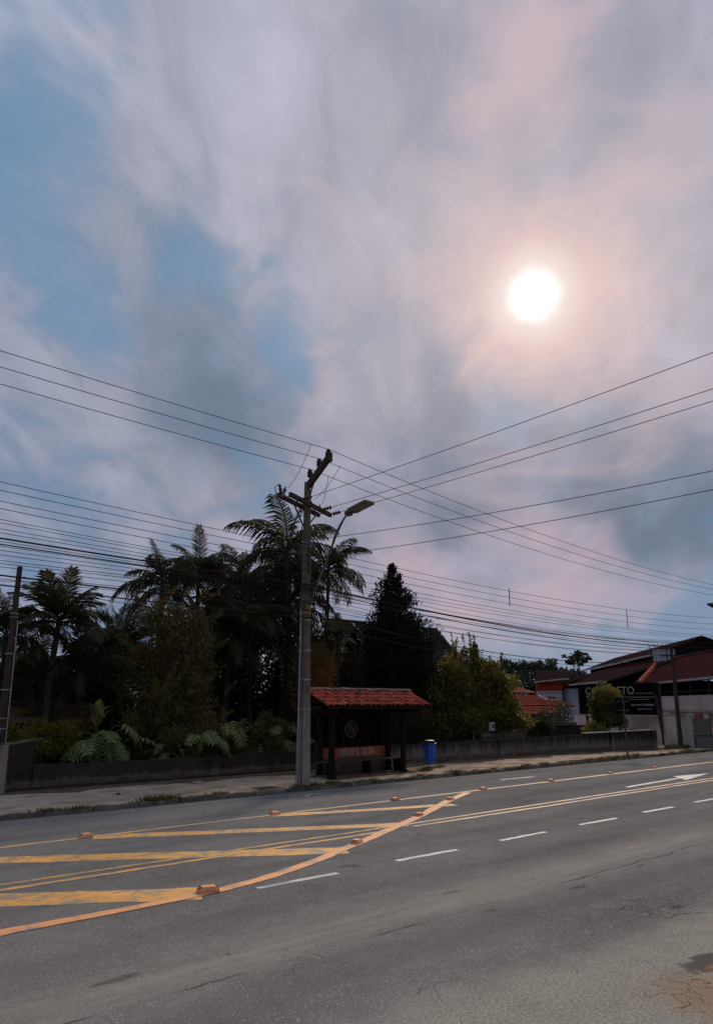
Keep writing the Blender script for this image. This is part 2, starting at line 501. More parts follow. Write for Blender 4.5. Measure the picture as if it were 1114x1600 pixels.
    seam = mth(nt, 'MULTIPLY', mr(nt, mth(nt, 'ABSOLUTE', mth(nt, 'SUBTRACT', ys, 5.62)), 0.022, 0.005), mr(nt, noise(nt, mapping(nt, P, scale=(0.7, 0.2, 1)), 1.3, 3, 0.5), 0.45, 0.6))
    crack = mth(nt, 'MAXIMUM', crack, mth(nt, 'MULTIPLY', seam, 0.75))
    # small tar patches
    tn = noise(nt, mapping(nt, P, scale=(0.55, 1.7, 1)), 1.35, 3, 0.5)
    col = mix(nt, mth(nt, 'MULTIPLY', mr(nt, tn, 0.675, 0.70), 0.55), col, (0.065, 0.062, 0.062))
    col = mix(nt, mth(nt, 'MULTIPLY', crack, 0.85), col, (0.028, 0.022, 0.02))
    h = mth(nt, 'SUBTRACT', mth(nt, 'ADD', grain, mth(nt, 'MULTIPLY', stone, 0.5)), mth(nt, 'MULTIPLY', crack, 2.5))
    principled(nt, out, col, 0.9, 0.12, 0, h, 0.008, 0.55)
    return m


def mat_paint(name, color, wear=0.5, base=(0.19, 0.175, 0.165), streak=(1, 1, 1)):
    m, nt, out = new_mat(name)
    P = pos(nt)
    n = noise(nt, mapping(nt, P, scale=streak), 2.6, 7, 0.68, 0.3)
    g = noise(nt, P, 85, 3, 0.7)
    w = mth(nt, 'ADD', n, mth(nt, 'MULTIPLY', mth(nt, 'SUBTRACT', g, 0.5), 0.55))
    cov = nd(nt, 'ShaderNodeAttribute', attribute_name='cover').outputs['Fac']
    w = mth(nt, 'SUBTRACT', w, mth(nt, 'MULTIPLY', mth(nt, 'SUBTRACT', 1.0, cov), 0.16))
    keep = mr(nt, mth(nt, 'ADD', w, mth(nt, 'MULTIPLY', mth(nt, 'SUBTRACT', noise(nt, P, 9, 5, 0.7), 0.5), 0.5)), wear - 0.16, wear + 0.06, 0.08, 1.0)
    shade = mr(nt, noise(nt, P, 1.1, 5, 0.6), 0.3, 0.7, 0.78, 1.12, 'LINEAR')
    c = vec(nt, 'MULTIPLY', color, nd(nt, 'ShaderNodeCombineXYZ', {0: shade, 1: shade, 2: shade}).outputs[0])
    col = mix(nt, keep, base, c)
    principled(nt, out, col, 0.7, 0.3, 0, g, 0.005, 0.5)
    return m


def mat_wall(name, top_c, low_c, z0, z1, streaks=True, scale=1.5, rough=0.9):
    """rendered masonry with mould and run-off streaks of its own, heavier above z0..z1"""
    m, nt, out = new_mat(name)
    P = pos(nt)
    x, y, z = nd(nt, 'ShaderNodeSeparateXYZ', {0: P}).outputs
    n = noise(nt, P, scale, 7, 0.65, 0.3)
    st = noise(nt, mapping(nt, P, scale=(3.0, 3.0, 0.25)), 2.2, 5, 0.6)
    zz = mth(nt, 'ADD', z, mth(nt, 'MULTIPLY', mth(nt, 'SUBTRACT', st if streaks else n, 0.5), (z1 - z0) * 2.2))
    f = mr(nt, zz, z0, z1)
    k = mr(nt, n, 0.25, 0.75, 0.62, 1.35, 'LINEAR')
    col = mix(nt, f, low_c, top_c)
    col = vec(nt, 'MULTIPLY', col, nd(nt, 'ShaderNodeCombineXYZ', {0: k, 1: k, 2: k}).outputs[0])
    principled(nt, out, col, rough, 0.25, 0, noise(nt, P, 22, 6, 0.65), 0.012, 0.6)
    return m


M = {}
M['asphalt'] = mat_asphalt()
M['yellow'] = mat_paint('yellow_road_paint', (0.76, 0.355, 0.062), 0.50)
M['orange'] = mat_paint('orange_road_paint', (0.82, 0.345, 0.125), 0.43)
M['pale_yellow'] = mat_paint('faded_yellow_road_paint', (0.64, 0.37, 0.14), 0.48, streak=(0.5, 2, 1))
M['white_line'] = mat_paint('white_road_paint', (0.58, 0.55, 0.52), 0.45, streak=(0.6, 1.5, 1))
M['faded_white'] = mat_paint('worn_white_road_paint', (0.36, 0.34, 0.32), 0.52)
M['stud'] = mat_simple('stud_plastic', (0.90, 0.37, 0.155), 0.6, 0.2, 14, spec=0.2, dirt=(0.50, 0.24, 0.12), dirt_amt=0.4, piece=0.15)
M['reflector'] = mat_simple('stud_reflector', (0.38, 0.07, 0.03), 0.4, 0.2, 30)
M['pavement'] = mat_wall('pavement_concrete', (0.40, 0.32, 0.27), (0.40, 0.32, 0.27), 5, 6, False, 0.9)
M['pavement'] = mat_simple('worn_pavement', (0.39, 0.29, 0.22), 0.95, 0.3, 2.2, stretch=(0.8, 1.3, 1), dirt=(0.17, 0.115, 0.08), dirt_amt=0.85, bump=0.012)
M['earth'] = mat_simple('red_brown_earth', (0.12, 0.078, 0.058), 0.95, 0.5, 3, spec=0.1, bump=0.03)
M['soil'] = mat_simple('garden_soil', (0.045, 0.035, 0.025), 0.95, 0.5, 2, spec=0.1, bump=0.03)
M['kerb'] = mat_simple('kerb_concrete', (0.17, 0.135, 0.11), 0.9, 0.4, 4, dirt=(0.04, 0.034, 0.022), dirt_amt=0.95, bump=0.012, piece=0.25)
M['old_wall'] = mat_wall('mould_dark_wall', (0.055, 0.038, 0.032), (0.16, 0.115, 0.09), 0.12, 0.36)
M['old_wall_right'] = mat_wall('mould_topped_wall', (0.042, 0.033, 0.029), (0.165, 0.128, 0.102), 0.28, 0.68)
M['wall_face'] = mat_wall('pale_stained_render', (0.24, 0.165, 0.13), (0.30, 0.22, 0.18), 0.5, 1.4)
M['brick_cap'] = mat_simple('wall_coping', (0.20, 0.13, 0.10), 0.9, 0.4, 7, dirt=(0.06, 0.055, 0.035), dirt_amt=0.7, piece=0.2)
M['concrete_pole'] = mat_wall('pole_concrete', (0.15, 0.110, 0.090), (0.27, 0.215, 0.175), 0.9, 2.6, True, 2.5)
M['dark_pole'] = mat_simple('weathered_dark_pole', (0.075, 0.050, 0.041), 0.85, 0.35, 5, stretch=(3, 3, 0.4), dirt=(0.035, 0.028, 0.025), bump=0.01)
M['steel'] = mat_simple('galvanised_steel', (0.34, 0.33, 0.33), 0.5, 0.25, 9, metal=0.6, dirt=(0.10, 0.07, 0.055), dirt_amt=0.6)
M['dark_steel'] = mat_simple('dark_weathered_steel', (0.085, 0.062, 0.056), 0.7, 0.3, 7, metal=0.2, dirt=(0.10, 0.05, 0.03), dirt_amt=0.5)
M['arm_wood'] = mat_simple('crossarm_timber', (0.080, 0.050, 0.042), 0.85, 0.3, 6, stretch=(1, 1, 4))
M['porcelain'] = mat_simple('brown_porcelain', (0.060, 0.034, 0.029), 0.65, 0.2, 8, spec=0.2)
M['glass_ins'] = mat_simple('grey_insulator', (0.17, 0.19, 0.185), 0.5, 0.2, 8, spec=0.3)
M['wire'] = mat_simple('cable_sheath', (0.040, 0.023, 0.021), 0.9, 0.2, 6, bump=0)
M['thin_wire'] = mat_simple('bare_line_conductor', (0.075, 0.045, 0.040), 0.9, 0.2, 6, bump=0)
M['lamp_grey'] = mat_simple('lamp_casting', (0.15, 0.125, 0.115), 0.8, 0.2, 8, dirt=(0.11, 0.085, 0.07), dirt_amt=0.6)
M['lamp_glass'] = mat_simple('lamp_lens', (0.24, 0.20, 0.18), 0.8, 0.15, 12)
M['tag_orange'] = mat_simple('orange_marker', (0.30, 0.15, 0.045), 0.7, 0.3, 12)
M['tile'] = mat_simple('clay_roof_tile', (0.335, 0.070, 0.047), 0.9, 0.5, 9, spec=0.15, dirt=(0.10, 0.040, 0.036), dirt_amt=0.95, bump=0.006, piece=0.30)
M['ridge'] = mat_simple('mortared_ridge_tile', (0.25, 0.15, 0.12), 0.9, 0.35, 8, dirt=(0.09, 0.07, 0.06), dirt_amt=0.7, piece=0.3)
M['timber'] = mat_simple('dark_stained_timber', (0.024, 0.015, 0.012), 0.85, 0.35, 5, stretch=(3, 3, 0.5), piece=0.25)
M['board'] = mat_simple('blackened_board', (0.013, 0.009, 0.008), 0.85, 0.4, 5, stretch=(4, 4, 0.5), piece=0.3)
M['bench'] = mat_simple('worn_bench_plank', (0.085, 0.066, 0.058), 0.85, 0.3, 8, stretch=(0.5, 3, 3), piece=0.2)
M['sign_red'] = mat_simple('faded_red_sign', (0.50, 0.11, 0.055), 0.85, 0.25, 4, dirt=(0.16, 0.06, 0.04), dirt_amt=0.6, bump=0.001)
M['sign_pale'] = mat_simple('pale_lettering', (0.66, 0.55, 0.49), 0.85, 0.2, 10, bump=0)
M['sign_deep'] = mat_simple('deep_red_panel', (0.20, 0.035, 0.025), 0.7, 0.2, 8, bump=0)
M['emblem'] = mat_simple('brown_emblem', (0.075, 0.030, 0.022), 0.85, 0.4, 14, dirt=(0.03, 0.018, 0.015), dirt_amt=0.8, bump=0.002)
M['emblem_rim'] = mat_simple('emblem_rim', (0.17, 0.125, 0.095), 0.85, 0.3, 14)
M['low_panel'] = mat_simple('brown_rendered_panel', (0.13, 0.082, 0.062), 0.9, 0.3, 3, dirt=(0.05, 0.035, 0.03), dirt_amt=0.7)
M['blue'] = mat_simple('blue_plastic', (0.022, 0.105, 0.42), 0.4, 0.14, 6, dirt=(0.02, 0.06, 0.2), dirt_amt=0.4, bump=0.002)
M['blue_dark'] = mat_simple('dark_blue_plastic', (0.012, 0.032, 0.13), 0.45, 0.2, 6, bump=0.002)
M['bin_cap'] = mat_simple('grey_bin_hood', (0.20, 0.21, 0.24), 0.4, 0.2, 8)
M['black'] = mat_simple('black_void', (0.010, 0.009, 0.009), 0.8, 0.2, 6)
M['shingle'] = mat_simple('old_grey_shingle', (0.036, 0.030, 0.027), 0.95, 0.4, 6, spec=0.05, dirt=(0.014, 0.014, 0.010), dirt_amt=0.8, piece=0.25)
M['moss_tile'] = mat_simple('mossy_tile', (0.19, 0.085, 0.07), 0.9, 0.4, 5, dirt=(0.13, 0.125, 0.035), dirt_amt=0.9, piece=0.3)
M['dark_roof'] = mat_simple('weathered_brown_roof', (0.080, 0.036, 0.032), 0.95, 0.35, 4, spec=0.05, dirt=(0.035, 0.022, 0.020), dirt_amt=0.8, bump=0.02)
M['maroon_roof'] = mat_simple('maroon_tile_roof', (0.110, 0.033, 0.032), 0.95, 0.35, 4, spec=0.05, dirt=(0.042, 0.022, 0.021), dirt_amt=0.7, bump=0.02)
M['orange_roof'] = mat_simple('bright_clay_roof', (0.46, 0.095, 0.055), 0.9, 0.22, 5, spec=0.1, dirt=(0.28, 0.07, 0.045), dirt_amt=0.6, bump=0.02)
M['salmon_roof'] = mat_simple('salmon_clay_roof', (0.56, 0.17, 0.095), 0.9, 0.18, 5, spec=0.1, dirt=(0.38, 0.12, 0.08), dirt_amt=0.5, bump=0.02)
M['hip'] = mat_simple('clay_hip_tile', (0.26, 0.075, 0.048), 0.9, 0.3, 6, piece=0.2)
M['white_trim'] = mat_simple('off_white_trim', (0.42, 0.37, 0.35), 0.8, 0.2, 5, dirt=(0.22, 0.17, 0.15), dirt_amt=0.6)
M['beige'] = mat_wall('beige_render', (0.46, 0.38, 0.35), (0.40, 0.32, 0.29), -0.5, 1.2, True, 0.7)
M['pink_beige'] = mat_wall('pinkish_render', (0.60, 0.475, 0.44), (0.50, 0.39, 0.345), 0.0, 1.0, True, 0.9)
M['white_wall'] = mat_wall('white_render', (0.44, 0.43, 0.45), (0.36, 0.35, 0.36), 0.5, 2.5, True, 0.6)
M['red_wall'] = mat_simple('red_painted_cladding', (0.30, 0.05, 0.03), 0.8, 0.25, 5)
M['ochre'] = mat_wall('ochre_render', (0.16, 0.12, 0.09), (0.12, 0.09, 0.065), 0, 1, True, 0.8)
M['window'] = mat_simple('dark_window_glass', (0.018, 0.017, 0.02), 0.15, 0.2, 3, spec=0.5, bump=0)
M['frame'] = mat_simple('window_frame', (0.16, 0.13, 0.12), 0.6, 0.2, 5)
M['billboard'] = mat_simple('black_billboard', (0.010, 0.008, 0.009), 0.9, 0.25, 2, bump=0.001)
M['letter_yellow'] = mat_simple('yellow_letters', (0.44, 0.40, 0.165), 0.85, 0.1, 4, bump=0)
M['letter_white'] = mat_simple('white_print', (0.27, 0.25, 0.25), 0.85, 0.1, 4, bump=0)
M['teal'] = mat_simple('faded_teal_panel', (0.115, 0.13, 0.118), 0.8, 0.3, 2.5, dirt=(0.16, 0.135, 0.12), dirt_amt=0.8)
M['terracotta'] = mat_simple('terracotta_block', (0.26, 0.085, 0.065), 0.9, 0.25, 8, piece=0.2)
M['tank'] = mat_simple('pale_water_tank', (0.38, 0.37, 0.38), 0.8, 0.2, 4)
M['moss_yellow'] = mat_simple('yellow_green_cover', (0.22, 0.20, 0.03), 0.8, 0.3, 6)
M['hill'] = mat_simple('wooded_slope', (0.022, 0.026, 0.016), 0.95, 0.4, 0.3, spec=0.1)
M['bark'] = mat_simple('bark', (0.055, 0.043, 0.035), 0.9, 0.4, 8, stretch=(2, 2, 0.5), bump=0.02)
M['palm_bark'] = mat_simple('ringed_palm_trunk', (0.050, 0.040, 0.033), 0.95, 0.35, 6, stretch=(0.4, 0.4, 5), bump=0.02)
M['vine'] = mat_simple('dry_vine', (0.060, 0.042, 0.028), 0.9, 0.3, 6)
M['stone'] = mat_simple('pale_rubble', (0.32, 0.27, 0.24), 0.9, 0.3, 9, bump=0.01)
# foliage
M['palm_leaf'] = mat_leaf('palm_leaflet', (0.022, 0.024, 0.011), (0.075, 0.070, 0.030), None, 0.35, 0.6, 0.15)
M['palm_dry'] = mat_leaf('dry_palm_leaflet', (0.13, 0.085, 0.03), (0.07, 0.05, 0.025), None, 0.2)
M['vine_leaf'] = mat_leaf('brownish_vine_leaf', (0.13, 0.085, 0.030), (0.235, 0.175, 0.060), (0.27, 0.145, 0.06), 0.42, 0.6, 0.12, 0.8)
M['dark_leaf'] = mat_leaf('dark_leaf', (0.018, 0.018, 0.008), (0.065, 0.060, 0.021), None, 0.35, 0.6, 0.12)
M['mid_leaf'] = mat_leaf('mid_green_leaf', (0.050, 0.055, 0.016), (0.155, 0.155, 0.045), None, 0.38, 0.55, 0.18)
M['yellow_leaf'] = mat_leaf('yellow_green_leaf', (0.085, 0.070, 0.014), (0.25, 0.19, 0.036), (0.34, 0.25, 0.04), 0.42, 0.55, 0.18, 0.9)
M['tree_leaf'] = mat_leaf('olive_leaf', (0.072, 0.060, 0.015), (0.22, 0.175, 0.042), (0.34, 0.27, 0.05), 0.42, 0.55, 0.18, 0.7)
M['rust_leaf'] = mat_leaf('rusty_leaf', (0.16, 0.066, 0.018), (0.25, 0.12, 0.03), (0.06, 0.05, 0.02), 0.42, 0.6, 0.2, 0.8)
M['conifer_leaf'] = mat_leaf('conifer_spray', (0.013, 0.016, 0.012), (0.030, 0.036, 0.025), None, 0.2, 0.6, 0.2)
M['phil_leaf'] = mat_leaf('lobed_glossy_leaf', (0.080, 0.092, 0.030), (0.25, 0.27, 0.10), None, 0.32, 0.4, 0.3)
M['banana_leaf'] = mat_leaf('banana_blade', (0.16, 0.20, 0.035), (0.28, 0.32, 0.07), None, 0.25, 0.4, 0.4)
M['grey_leaf'] = mat_leaf('greyish_leaf', (0.06, 0.055, 0.04), (0.10, 0.09, 0.065), None, 0.15)
M['grass'] = mat_leaf('grass_blade', (0.09, 0.088, 0.024), (0.22, 0.18, 0.05), (0.26, 0.20, 0.09), 0.35)

# ------------------------------------------------------------------ ground, road, pavement
PAV = 0.06
KERB = 15.65


def sheet(name, poly, z, mat, kind='structure'):
    b = MB()
    b.face(*[(x, y, z) for x, y in poly])
    return tag(b.build(name, mat), kind=kind)


sheet('ground', [(-900, -900), (1600, -900), (1600, 1600), (-900, 1600)], -0.03, M['earth'])
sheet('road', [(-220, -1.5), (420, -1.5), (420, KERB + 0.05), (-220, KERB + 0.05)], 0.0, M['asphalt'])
b = MB()
b.hexa([(-60, KERB + 0.13, -0.02), (140, KERB + 0.13, -0.02), (140, 21.2, -0.02), (-60, 21.2, -0.02),
        (-60, KERB + 0.13, PAV - 0.006), (140, KERB + 0.13, PAV - 0.006), (140, 21.2, PAV - 0.006), (-60, 21.2, PAV - 0.006)])
tag(b.build('pavement', M['pavement']), kind='structure')
# strip of bare earth along the foot of the wall, following its bend, ragged edge
b = MB()
xs = np.arange(4, 36.5, 0.35)
wall_y = lambda x: float(np.interp(x, [4, 7.3, 15.9, 22.6, 29, 33.4, 36.0, 140], [20.1, 20.0, 19.7, 19.2, 18.95, 18.5, 17.8, 17.0]))
ed = [wall_y(x) - 0.75 - 0.28 * math.sin(x * 1.7) - random.uniform(0, 0.35) for x in xs]
for i in range(len(xs) - 1):
    b.face((xs[i], ed[i], PAV), (xs[i + 1], ed[i + 1], PAV), (xs[i + 1], wall_y(xs[i + 1]) + 0.1, PAV + 0.03), (xs[i], wall_y(xs[i]) + 0.1, PAV + 0.03))
tag(b.build('earth_path', M['earth']), kind='structure')
# garden ground behind the wall
b = MB()
b.hexa([(-40, 20.25, -0.02), (36, 19.3, -0.02), (60, 46, -0.02), (-40, 60, -0.02), (-40, 20.25, 0.12), (36, 19.3, 0.12), (60, 46, 0.12), (-40, 60, 0.12)])
tag(b.build('garden_ground', M['soil']), kind='structure')

# kerb of single stones, worn and uneven
kerb = tag(bpy.data.objects.new('kerb', None), kind='structure')
COL.objects.link(kerb)
ORG[kerb.name] = Vector((0, 0, 0))
kerb_meshes = []
for i in range(6):
    q = MB()
    L = 0.96
    w = 0.13
    t = [PAV + random.uniform(-0.015, 0.022) for _ in range(4)]
    n = 5
    for k in range(n):
        x0, x1 = -L / 2 + L * k / n, -L / 2 + L * (k + 1) / n
        j0 = 0.02 * math.sin(k * 2.1 + i * 3)
        j1 = 0.02 * math.sin((k + 1) * 2.1 + i * 3)
        z0 = PAV + 0.022 + 0.016 * math.sin(k * 1.7 + i)
        z1 = PAV + 0.022 + 0.016 * math.sin((k + 1) * 1.7 + i)
        q.hexa([(x0, j0, -0.05), (x1, j1, -0.05), (x1, w, -0.05), (x0, w, -0.05),
                (x0, j0 + 0.015, z0), (x1, j1 + 0.015, z1), (x1, w, z1 + 0.004), (x0, w, z0 + 0.004)])
    kerb_meshes.append(q.mesh('kerb_stone', M['kerb']))
for i in range(62):
    o = link_mesh('kerb_stone', kerb_meshes[i % 6], kerb, (-4 + i * 1.0, KERB + random.uniform(-0.015, 0.012), random.uniform(-0.012, 0.008)))
    o.rotation_euler = (0, 0, random.uniform(-0.014, 0.014))

# ------------------------------------------------------------------ road markings


def strip(path, w, z):
    b = MB()
    pts = [Vector((x, y, 0)) for x, y in path]
    n = len(pts)
    L, R = [], []
    # edges wander a little, as hand-sprayed and worn paint does
    fine = []
    for i in range(n - 1):
        k = max(1, int((pts[i + 1] - pts[i]).length / 0.10))
        fine += [pts[i].lerp(pts[i + 1], j / k) for j in range(k)]
    pts = fine + [pts[-1]]
    n = len(pts)
    j0 = j1 = 0.0
    for i, p in enumerate(pts):
        t = (pts[min(i + 2, n - 1)] - pts[max(i - 2, 0)]).normalized()
        j0 = j0 * 0.75 + random.uniform(-1, 1) * 0.022 * w ** 0.5
        j1 = j1 * 0.75 + random.uniform(-1, 1) * 0.022 * w ** 0.5
        s = Vector((-t.y, t.x, 0))
        L.append(p + s * (w / 2 + j0))
        R.append(p - s * (w / 2 + j1))
    cov = []
    for i in range(n - 1):
        e = min(0.32, 0.045 / w)
        A = [R[i], R[i].lerp(L[i], e), R[i].lerp(L[i], 1 - e), L[i]]
        B = [R[i + 1], R[i + 1].lerp(L[i + 1], e), R[i + 1].lerp(L[i + 1], 1 - e), L[i + 1]]
        for k in range(3):
            b.face((*A[k][:2], z), (*B[k][:2], z), (*B[k + 1][:2], z), (*A[k + 1][:2], z))
            c0, c1 = (0.0, 1.0, 1.0, 0.0)[k], (0.0, 1.0, 1.0, 0.0)[k + 1]
            cov += [c0, c0, c1, c1]
    b.cover = cov
    return b


def rough_path(a, b_, n=30, amp=0.008):
    return [(a[0] + (b_[0] - a[0]) * i / n, a[1] + (b_[1] - a[1]) * i / n + random.uniform(-amp, amp)) for i in range(n + 1)]


def mark(name, bld, mat):
    o = bld.build(name, mat)
    cov = bld.cover + [1.0] * (len(o.data.vertices) - len(bld.cover))
    a = o.data.attributes.new('cover', 'FLOAT', 'POINT')
    a.data.foreach_set('value', cov)
    return tag(o, kind='structure')


mark('edge_line_marking', strip(rough_path((-14, 12.70), (52, 12.74), 160), 0.13, 0.004), M['pale_yellow'])
mark('double_line_marking', strip(rough_path((-14, 10.32), (10.4, 10.11), 60), 0.10, 0.004), M['yellow'])
mark('double_line_marking', strip(rough_path((-14, 10.07), (9.9, 9.83), 60), 0.11, 0.004), M['yellow'])
mark('double_line_marking', strip(rough_path((10.6, 10.10), (60, 9.86), 120), 0.11, 0.004), M['pale_yellow'])
mark('double_line_marking', strip(rough_path((10.7, 9.84), (60, 9.52), 120), 0.11, 0.004), M['pale_yellow'])


def smooth_path(pts, n=12):
    out = []
    for i in range(len(pts) - 1):
        p0, p1, p2, p3 = pts[max(i - 1, 0)], pts[i], pts[i + 1], pts[min(i + 2, len(pts) - 1)]
        for k in range(n):
            t = k / n
            out.append(tuple(0.5 * (2 * p1[j] + (p2[j] - p0[j]) * t + (2 * p0[j] - 5 * p1[j] + 4 * p2[j] - p3[j]) * t * t + (3 * p1[j] - p0[j] - 3 * p2[j] + p3[j]) * t ** 3) for j in range(2)))
    return out + [pts[-1]]


diag = [(-8, 8.12), (0, 8.12), (3.05, 8.12), (5.33, 8.14), (6.9, 8.5), (8.81, 9.29), (11.76, 10.66), (14.16, 11.9), (15.6, 12.55)]
mark('taper_line_marking', strip(smooth_path(diag), 0.195, 0.006), M['orange'])
for a, c, w in (((0.2, 11.65), (5.30, 8.18), 0.62), ((3.0, 12.66), (8.3, 8.98), 0.50), ((6.1, 12.66), (10.8, 10.12), 0.42), ((9.7, 12.66), (13.6, 11.30), 0.34), ((-4, 12.66), (2.4, 8.2), 0.6)):
    mark('hatch_marking', strip(rough_path(a, c, 24, 0.02), w, 0.002), M['yellow'])
x = -5.95
while x < 42:
    if x > 5:
        mark('lane_dash_marking', strip(rough_path((x, 7.94), (x + 1.25, 7.91), 8, 0.008), 0.10, 0.002), M['white_line'])
    x += 2.37
# white arrow in the far lane: shaft and head
q = strip([(19.6, 10.52), (23.2, 10.72)], 0.16, 0.002)
q.face((22.6, 10.30, 0.004), (25.3, 10.78, 0.004), (23.5, 11.10, 0.004), (23.1, 10.70, 0.004))
mark('arrow_marking', q, M['white_line'])
mark('worn_white_marking', strip(rough_path((18.9, 13.98), (20.4, 13.9), 8), 0.12, 0.002), M['faded_white'])
q = strip(rough_path((12.0, 15.0), (13.2, 14.85), 8), 0.12, 0.002)
mark('worn_white_marking', q, M['faded_white'])
mark('worn_white_marking', strip(rough_path((12.2, 14.6), (12.8, 15.1), 6), 0.10, 0.004), M['faded_white'])

# ------------------------------------------------------------------ road studs


def stud_proto():
    # block with sloping ends and flanks
    q = MB()
    q.box((0, 0, 0.0125), (0.23, 0.15, 0.025))
    q.box((0, 0, 0.043), (0.23, 0.15, 0.036), top=(0.66, 0.74))
    body = q.mesh('body', M['stud'])
    refs = []
    for s in (-1, 1):
        r = MB()
        x0, x1 = s * 0.111, s * 0.083
        r.prism([(x0, -0.05, 0.03), (x0, 0.05, 0.03), (x1, 0.045, 0.055), (x1, -0.045, 0.055)], (s * 0.004, 0, 0.004))
        refs.append(r.mesh('reflector', M['reflector']))
    return body, refs


stud_body, stud_ref = stud_proto()
studs = [
    (6.01, 12.75, 0.05, 'orange road stud on the thin edge line, furthest left of its row'),
    (9.85, 12.74, -0.04, 'orange road stud on the thin edge line, straight below the utility pole'),
    (13.21, 12.72, 0.03, 'orange road stud on the thin edge line, in front of the shelter'),
    (16.44, 12.74, 0.0, 'orange road stud where the slanting orange line meets the edge line'),
    (19.54, 12.76, 0.06, 'orange road stud on the edge line, first beyond the meeting of the lines'),
    (22.88, 12.80, 0.0, 'orange road stud on the edge line, before the white arrow'),
    (25.91, 12.85, 0.0, 'tiny orange road stud furthest away along the edge line'),
    (5.38, 8.17, -0.35, 'large orange road stud nearest the viewer, at the bend of the orange line'),
    (8.81, 9.31, 0.43, 'orange road stud on the slanting line below the double yellow line'),
    (11.76, 10.68, 0.43, 'orange road stud on the slanting line just above the double yellow line'),
    (14.16, 11.9, 0.40, 'orange road stud highest on the slanting line before it joins the edge line'),
]
for x, y, rz, lab in studs:
    big = 1.02 if y < 9 else 0.88
    t = thing('road_stud', lab, 'road stud', (x, y, 0.006), 'orange road studs along the painted lines')
    t.rotation_euler = (random.uniform(-.02, .02), random.uniform(-.02, .02), rz)
    t.scale = (big,) * 3
    link_mesh('body', stud_body, t)
    for me in stud_ref:
        link_mesh('reflector', me, t)

# ------------------------------------------------------------------ writing


def text_mesh(name, text, size, depth, mat, align='LEFT', spacing=1.0):
    cu = bpy.data.curves.new(name, 'FONT')
    cu.body = text
    cu.size = size
    cu.extrude = depth
    cu.align_x = align
    cu.space_character = spacing
    cu.resolution_u = 3
    o = bpy.data.objects.new('text_source', cu)
    COL.objects.link(o)
    dg = bpy.context.evaluated_depsgraph_get()
    me = bpy.data.meshes.new_from_object(o.evaluated_get(dg))
    me.name = name
    COL.objects.unlink(o)
    bpy.data.objects.remove(o)
    me.materials.clear()
    me.materials.append(mat)
    return me


def place_text(name, text, size, mat, parent, loc, rz=0.0, width=None, depth=0.003, spacing=1.0, tilt=0.0, kind='stuff'):
    me = text_mesh(name, text, size, depth, mat, spacing=spacing)
    o = link_mesh(name, me, parent, loc)
    o.rotation_euler = (rad(90), tilt, rz)
    if width:
        w = max(v.co.x for v in me.vertices) - min(v.co.x for v in me.vertices)
        o.scale = (width / w, 1, 1)
    return o


# ------------------------------------------------------------------ garden wall
def wall_run(parent, pts, tops, th, mat, ledge_mat):
    for i in range(len(pts) - 1):
        (x0, y0), (x1, y1) = pts[i], pts[i + 1]
        d = Vector((x1 - x0, y1 - y0, 0)).normalized()
        n = Vector((-d.y, d.x, 0))
        b = MB()
        k = max(2, int((Vector((x1, y1)) - Vector((x0, y0))).length / 0.5))
        for j in range(k):
            a, c = j / k, (j + 1) / k
            P = [Vector((x0 + (x1 - x0) * t, y0 + (y1 - y0) * t, 0)) for t in (a, c)]
            zt = [tops[i] + (tops[i + 1] - tops[i]) * t + 0.012 * math.sin(9 * t + i * 2.3) for t in (a, c)]
            b.hexa([P[0] + Vector((0, 0, -0.05)), P[1] + Vector((0, 0, -0.05)), P[1] + n * th + Vector((0, 0, -0.05)), P[0] + n * th + Vector((0, 0, -0.05)),
                    P[0] + Vector((0, 0, zt[0])), P[1] + Vector((0, 0, zt[1])), P[1] + n * th + Vector((0, 0, zt[1])), P[0] + n * th + Vector((0, 0, zt[0]))])
        b.build('wall_panel', mat, parent)
        q = MB()
        a, c = Vector((x0, y0, 0)), Vector((x1, y1, 0))
        h = 0.22
        q.hexa([a - n * 0.05 + Vector((0, 0, -0.05)), c - n * 0.05 + Vector((0, 0, -0.05)), c - n * 0.003 + Vector((0, 0, -0.05)), a - n * 0.003 + Vector((0, 0, -0.05)),
                a - n * 0.035 + Vector((0, 0, h)), c - n * 0.035 + Vector((0, 0, h)), c - n * 0.003 + Vector((0, 0, h + 0.02)), a - n * 0.003 + Vector((0, 0, h + 0.02))])
        q.build('footing', ledge_mat, parent)


def pier(parent, x, y, z, w=0.22, d=0.24, rz=0.0, mat=None, top=(1, 1)):
    return MB().box((x, y, z / 2 - 0.03), (w, d, z + 0.06), rz, top).build('pier', mat, parent, bevel=0.008)


t = thing('garden_wall', 'low dark mouldy wall behind the shelter with lobed leaves hanging over it', 'wall', (7.3, 20.0, 0))
wall_run(t, [(7.35, 20.02), (10.5, 19.95), (13.05, 19.86), (15.9, 19.72), (19.6, 19.48)], [0.64, 0.61, 0.62, 0.63, 0.68], 0.16, M['old_wall'], M['low_panel'])
pier(t, 13.05, 19.86, 0.63, 0.3, 0.22, -0.05, M['old_wall'])
pier(t, 8.0, 20.0, 0.63, 0.2, 0.2, -0.02, M['old_wall'])
t = thing('garden_wall', 'low wall right of the blue bin, black mould on top and pale stained below', 'wall', (19.7, 19.4, 0))
wall_run(t, [(19.75, 19.47), (22.6, 19.2), (25.8, 19.08), (29, 18.95), (33.4, 18.5), (36.0, 17.8)], [0.70, 0.74, 0.75, 0.75, 0.83, 0.88], 0.16, M['old_wall_right'], M['low_panel'])
pier(t, 25.8, 19.07, 0.76, 0.24, 0.22, -0.04, M['old_wall_right'])
pier(t, 33.4, 18.48, 0.85, 0.26, 0.22, -0.15, M['old_wall_right'])
pier(t, 36.0, 17.80, 0.90, 0.3, 0.26, -0.25, M['old_wall_right'])
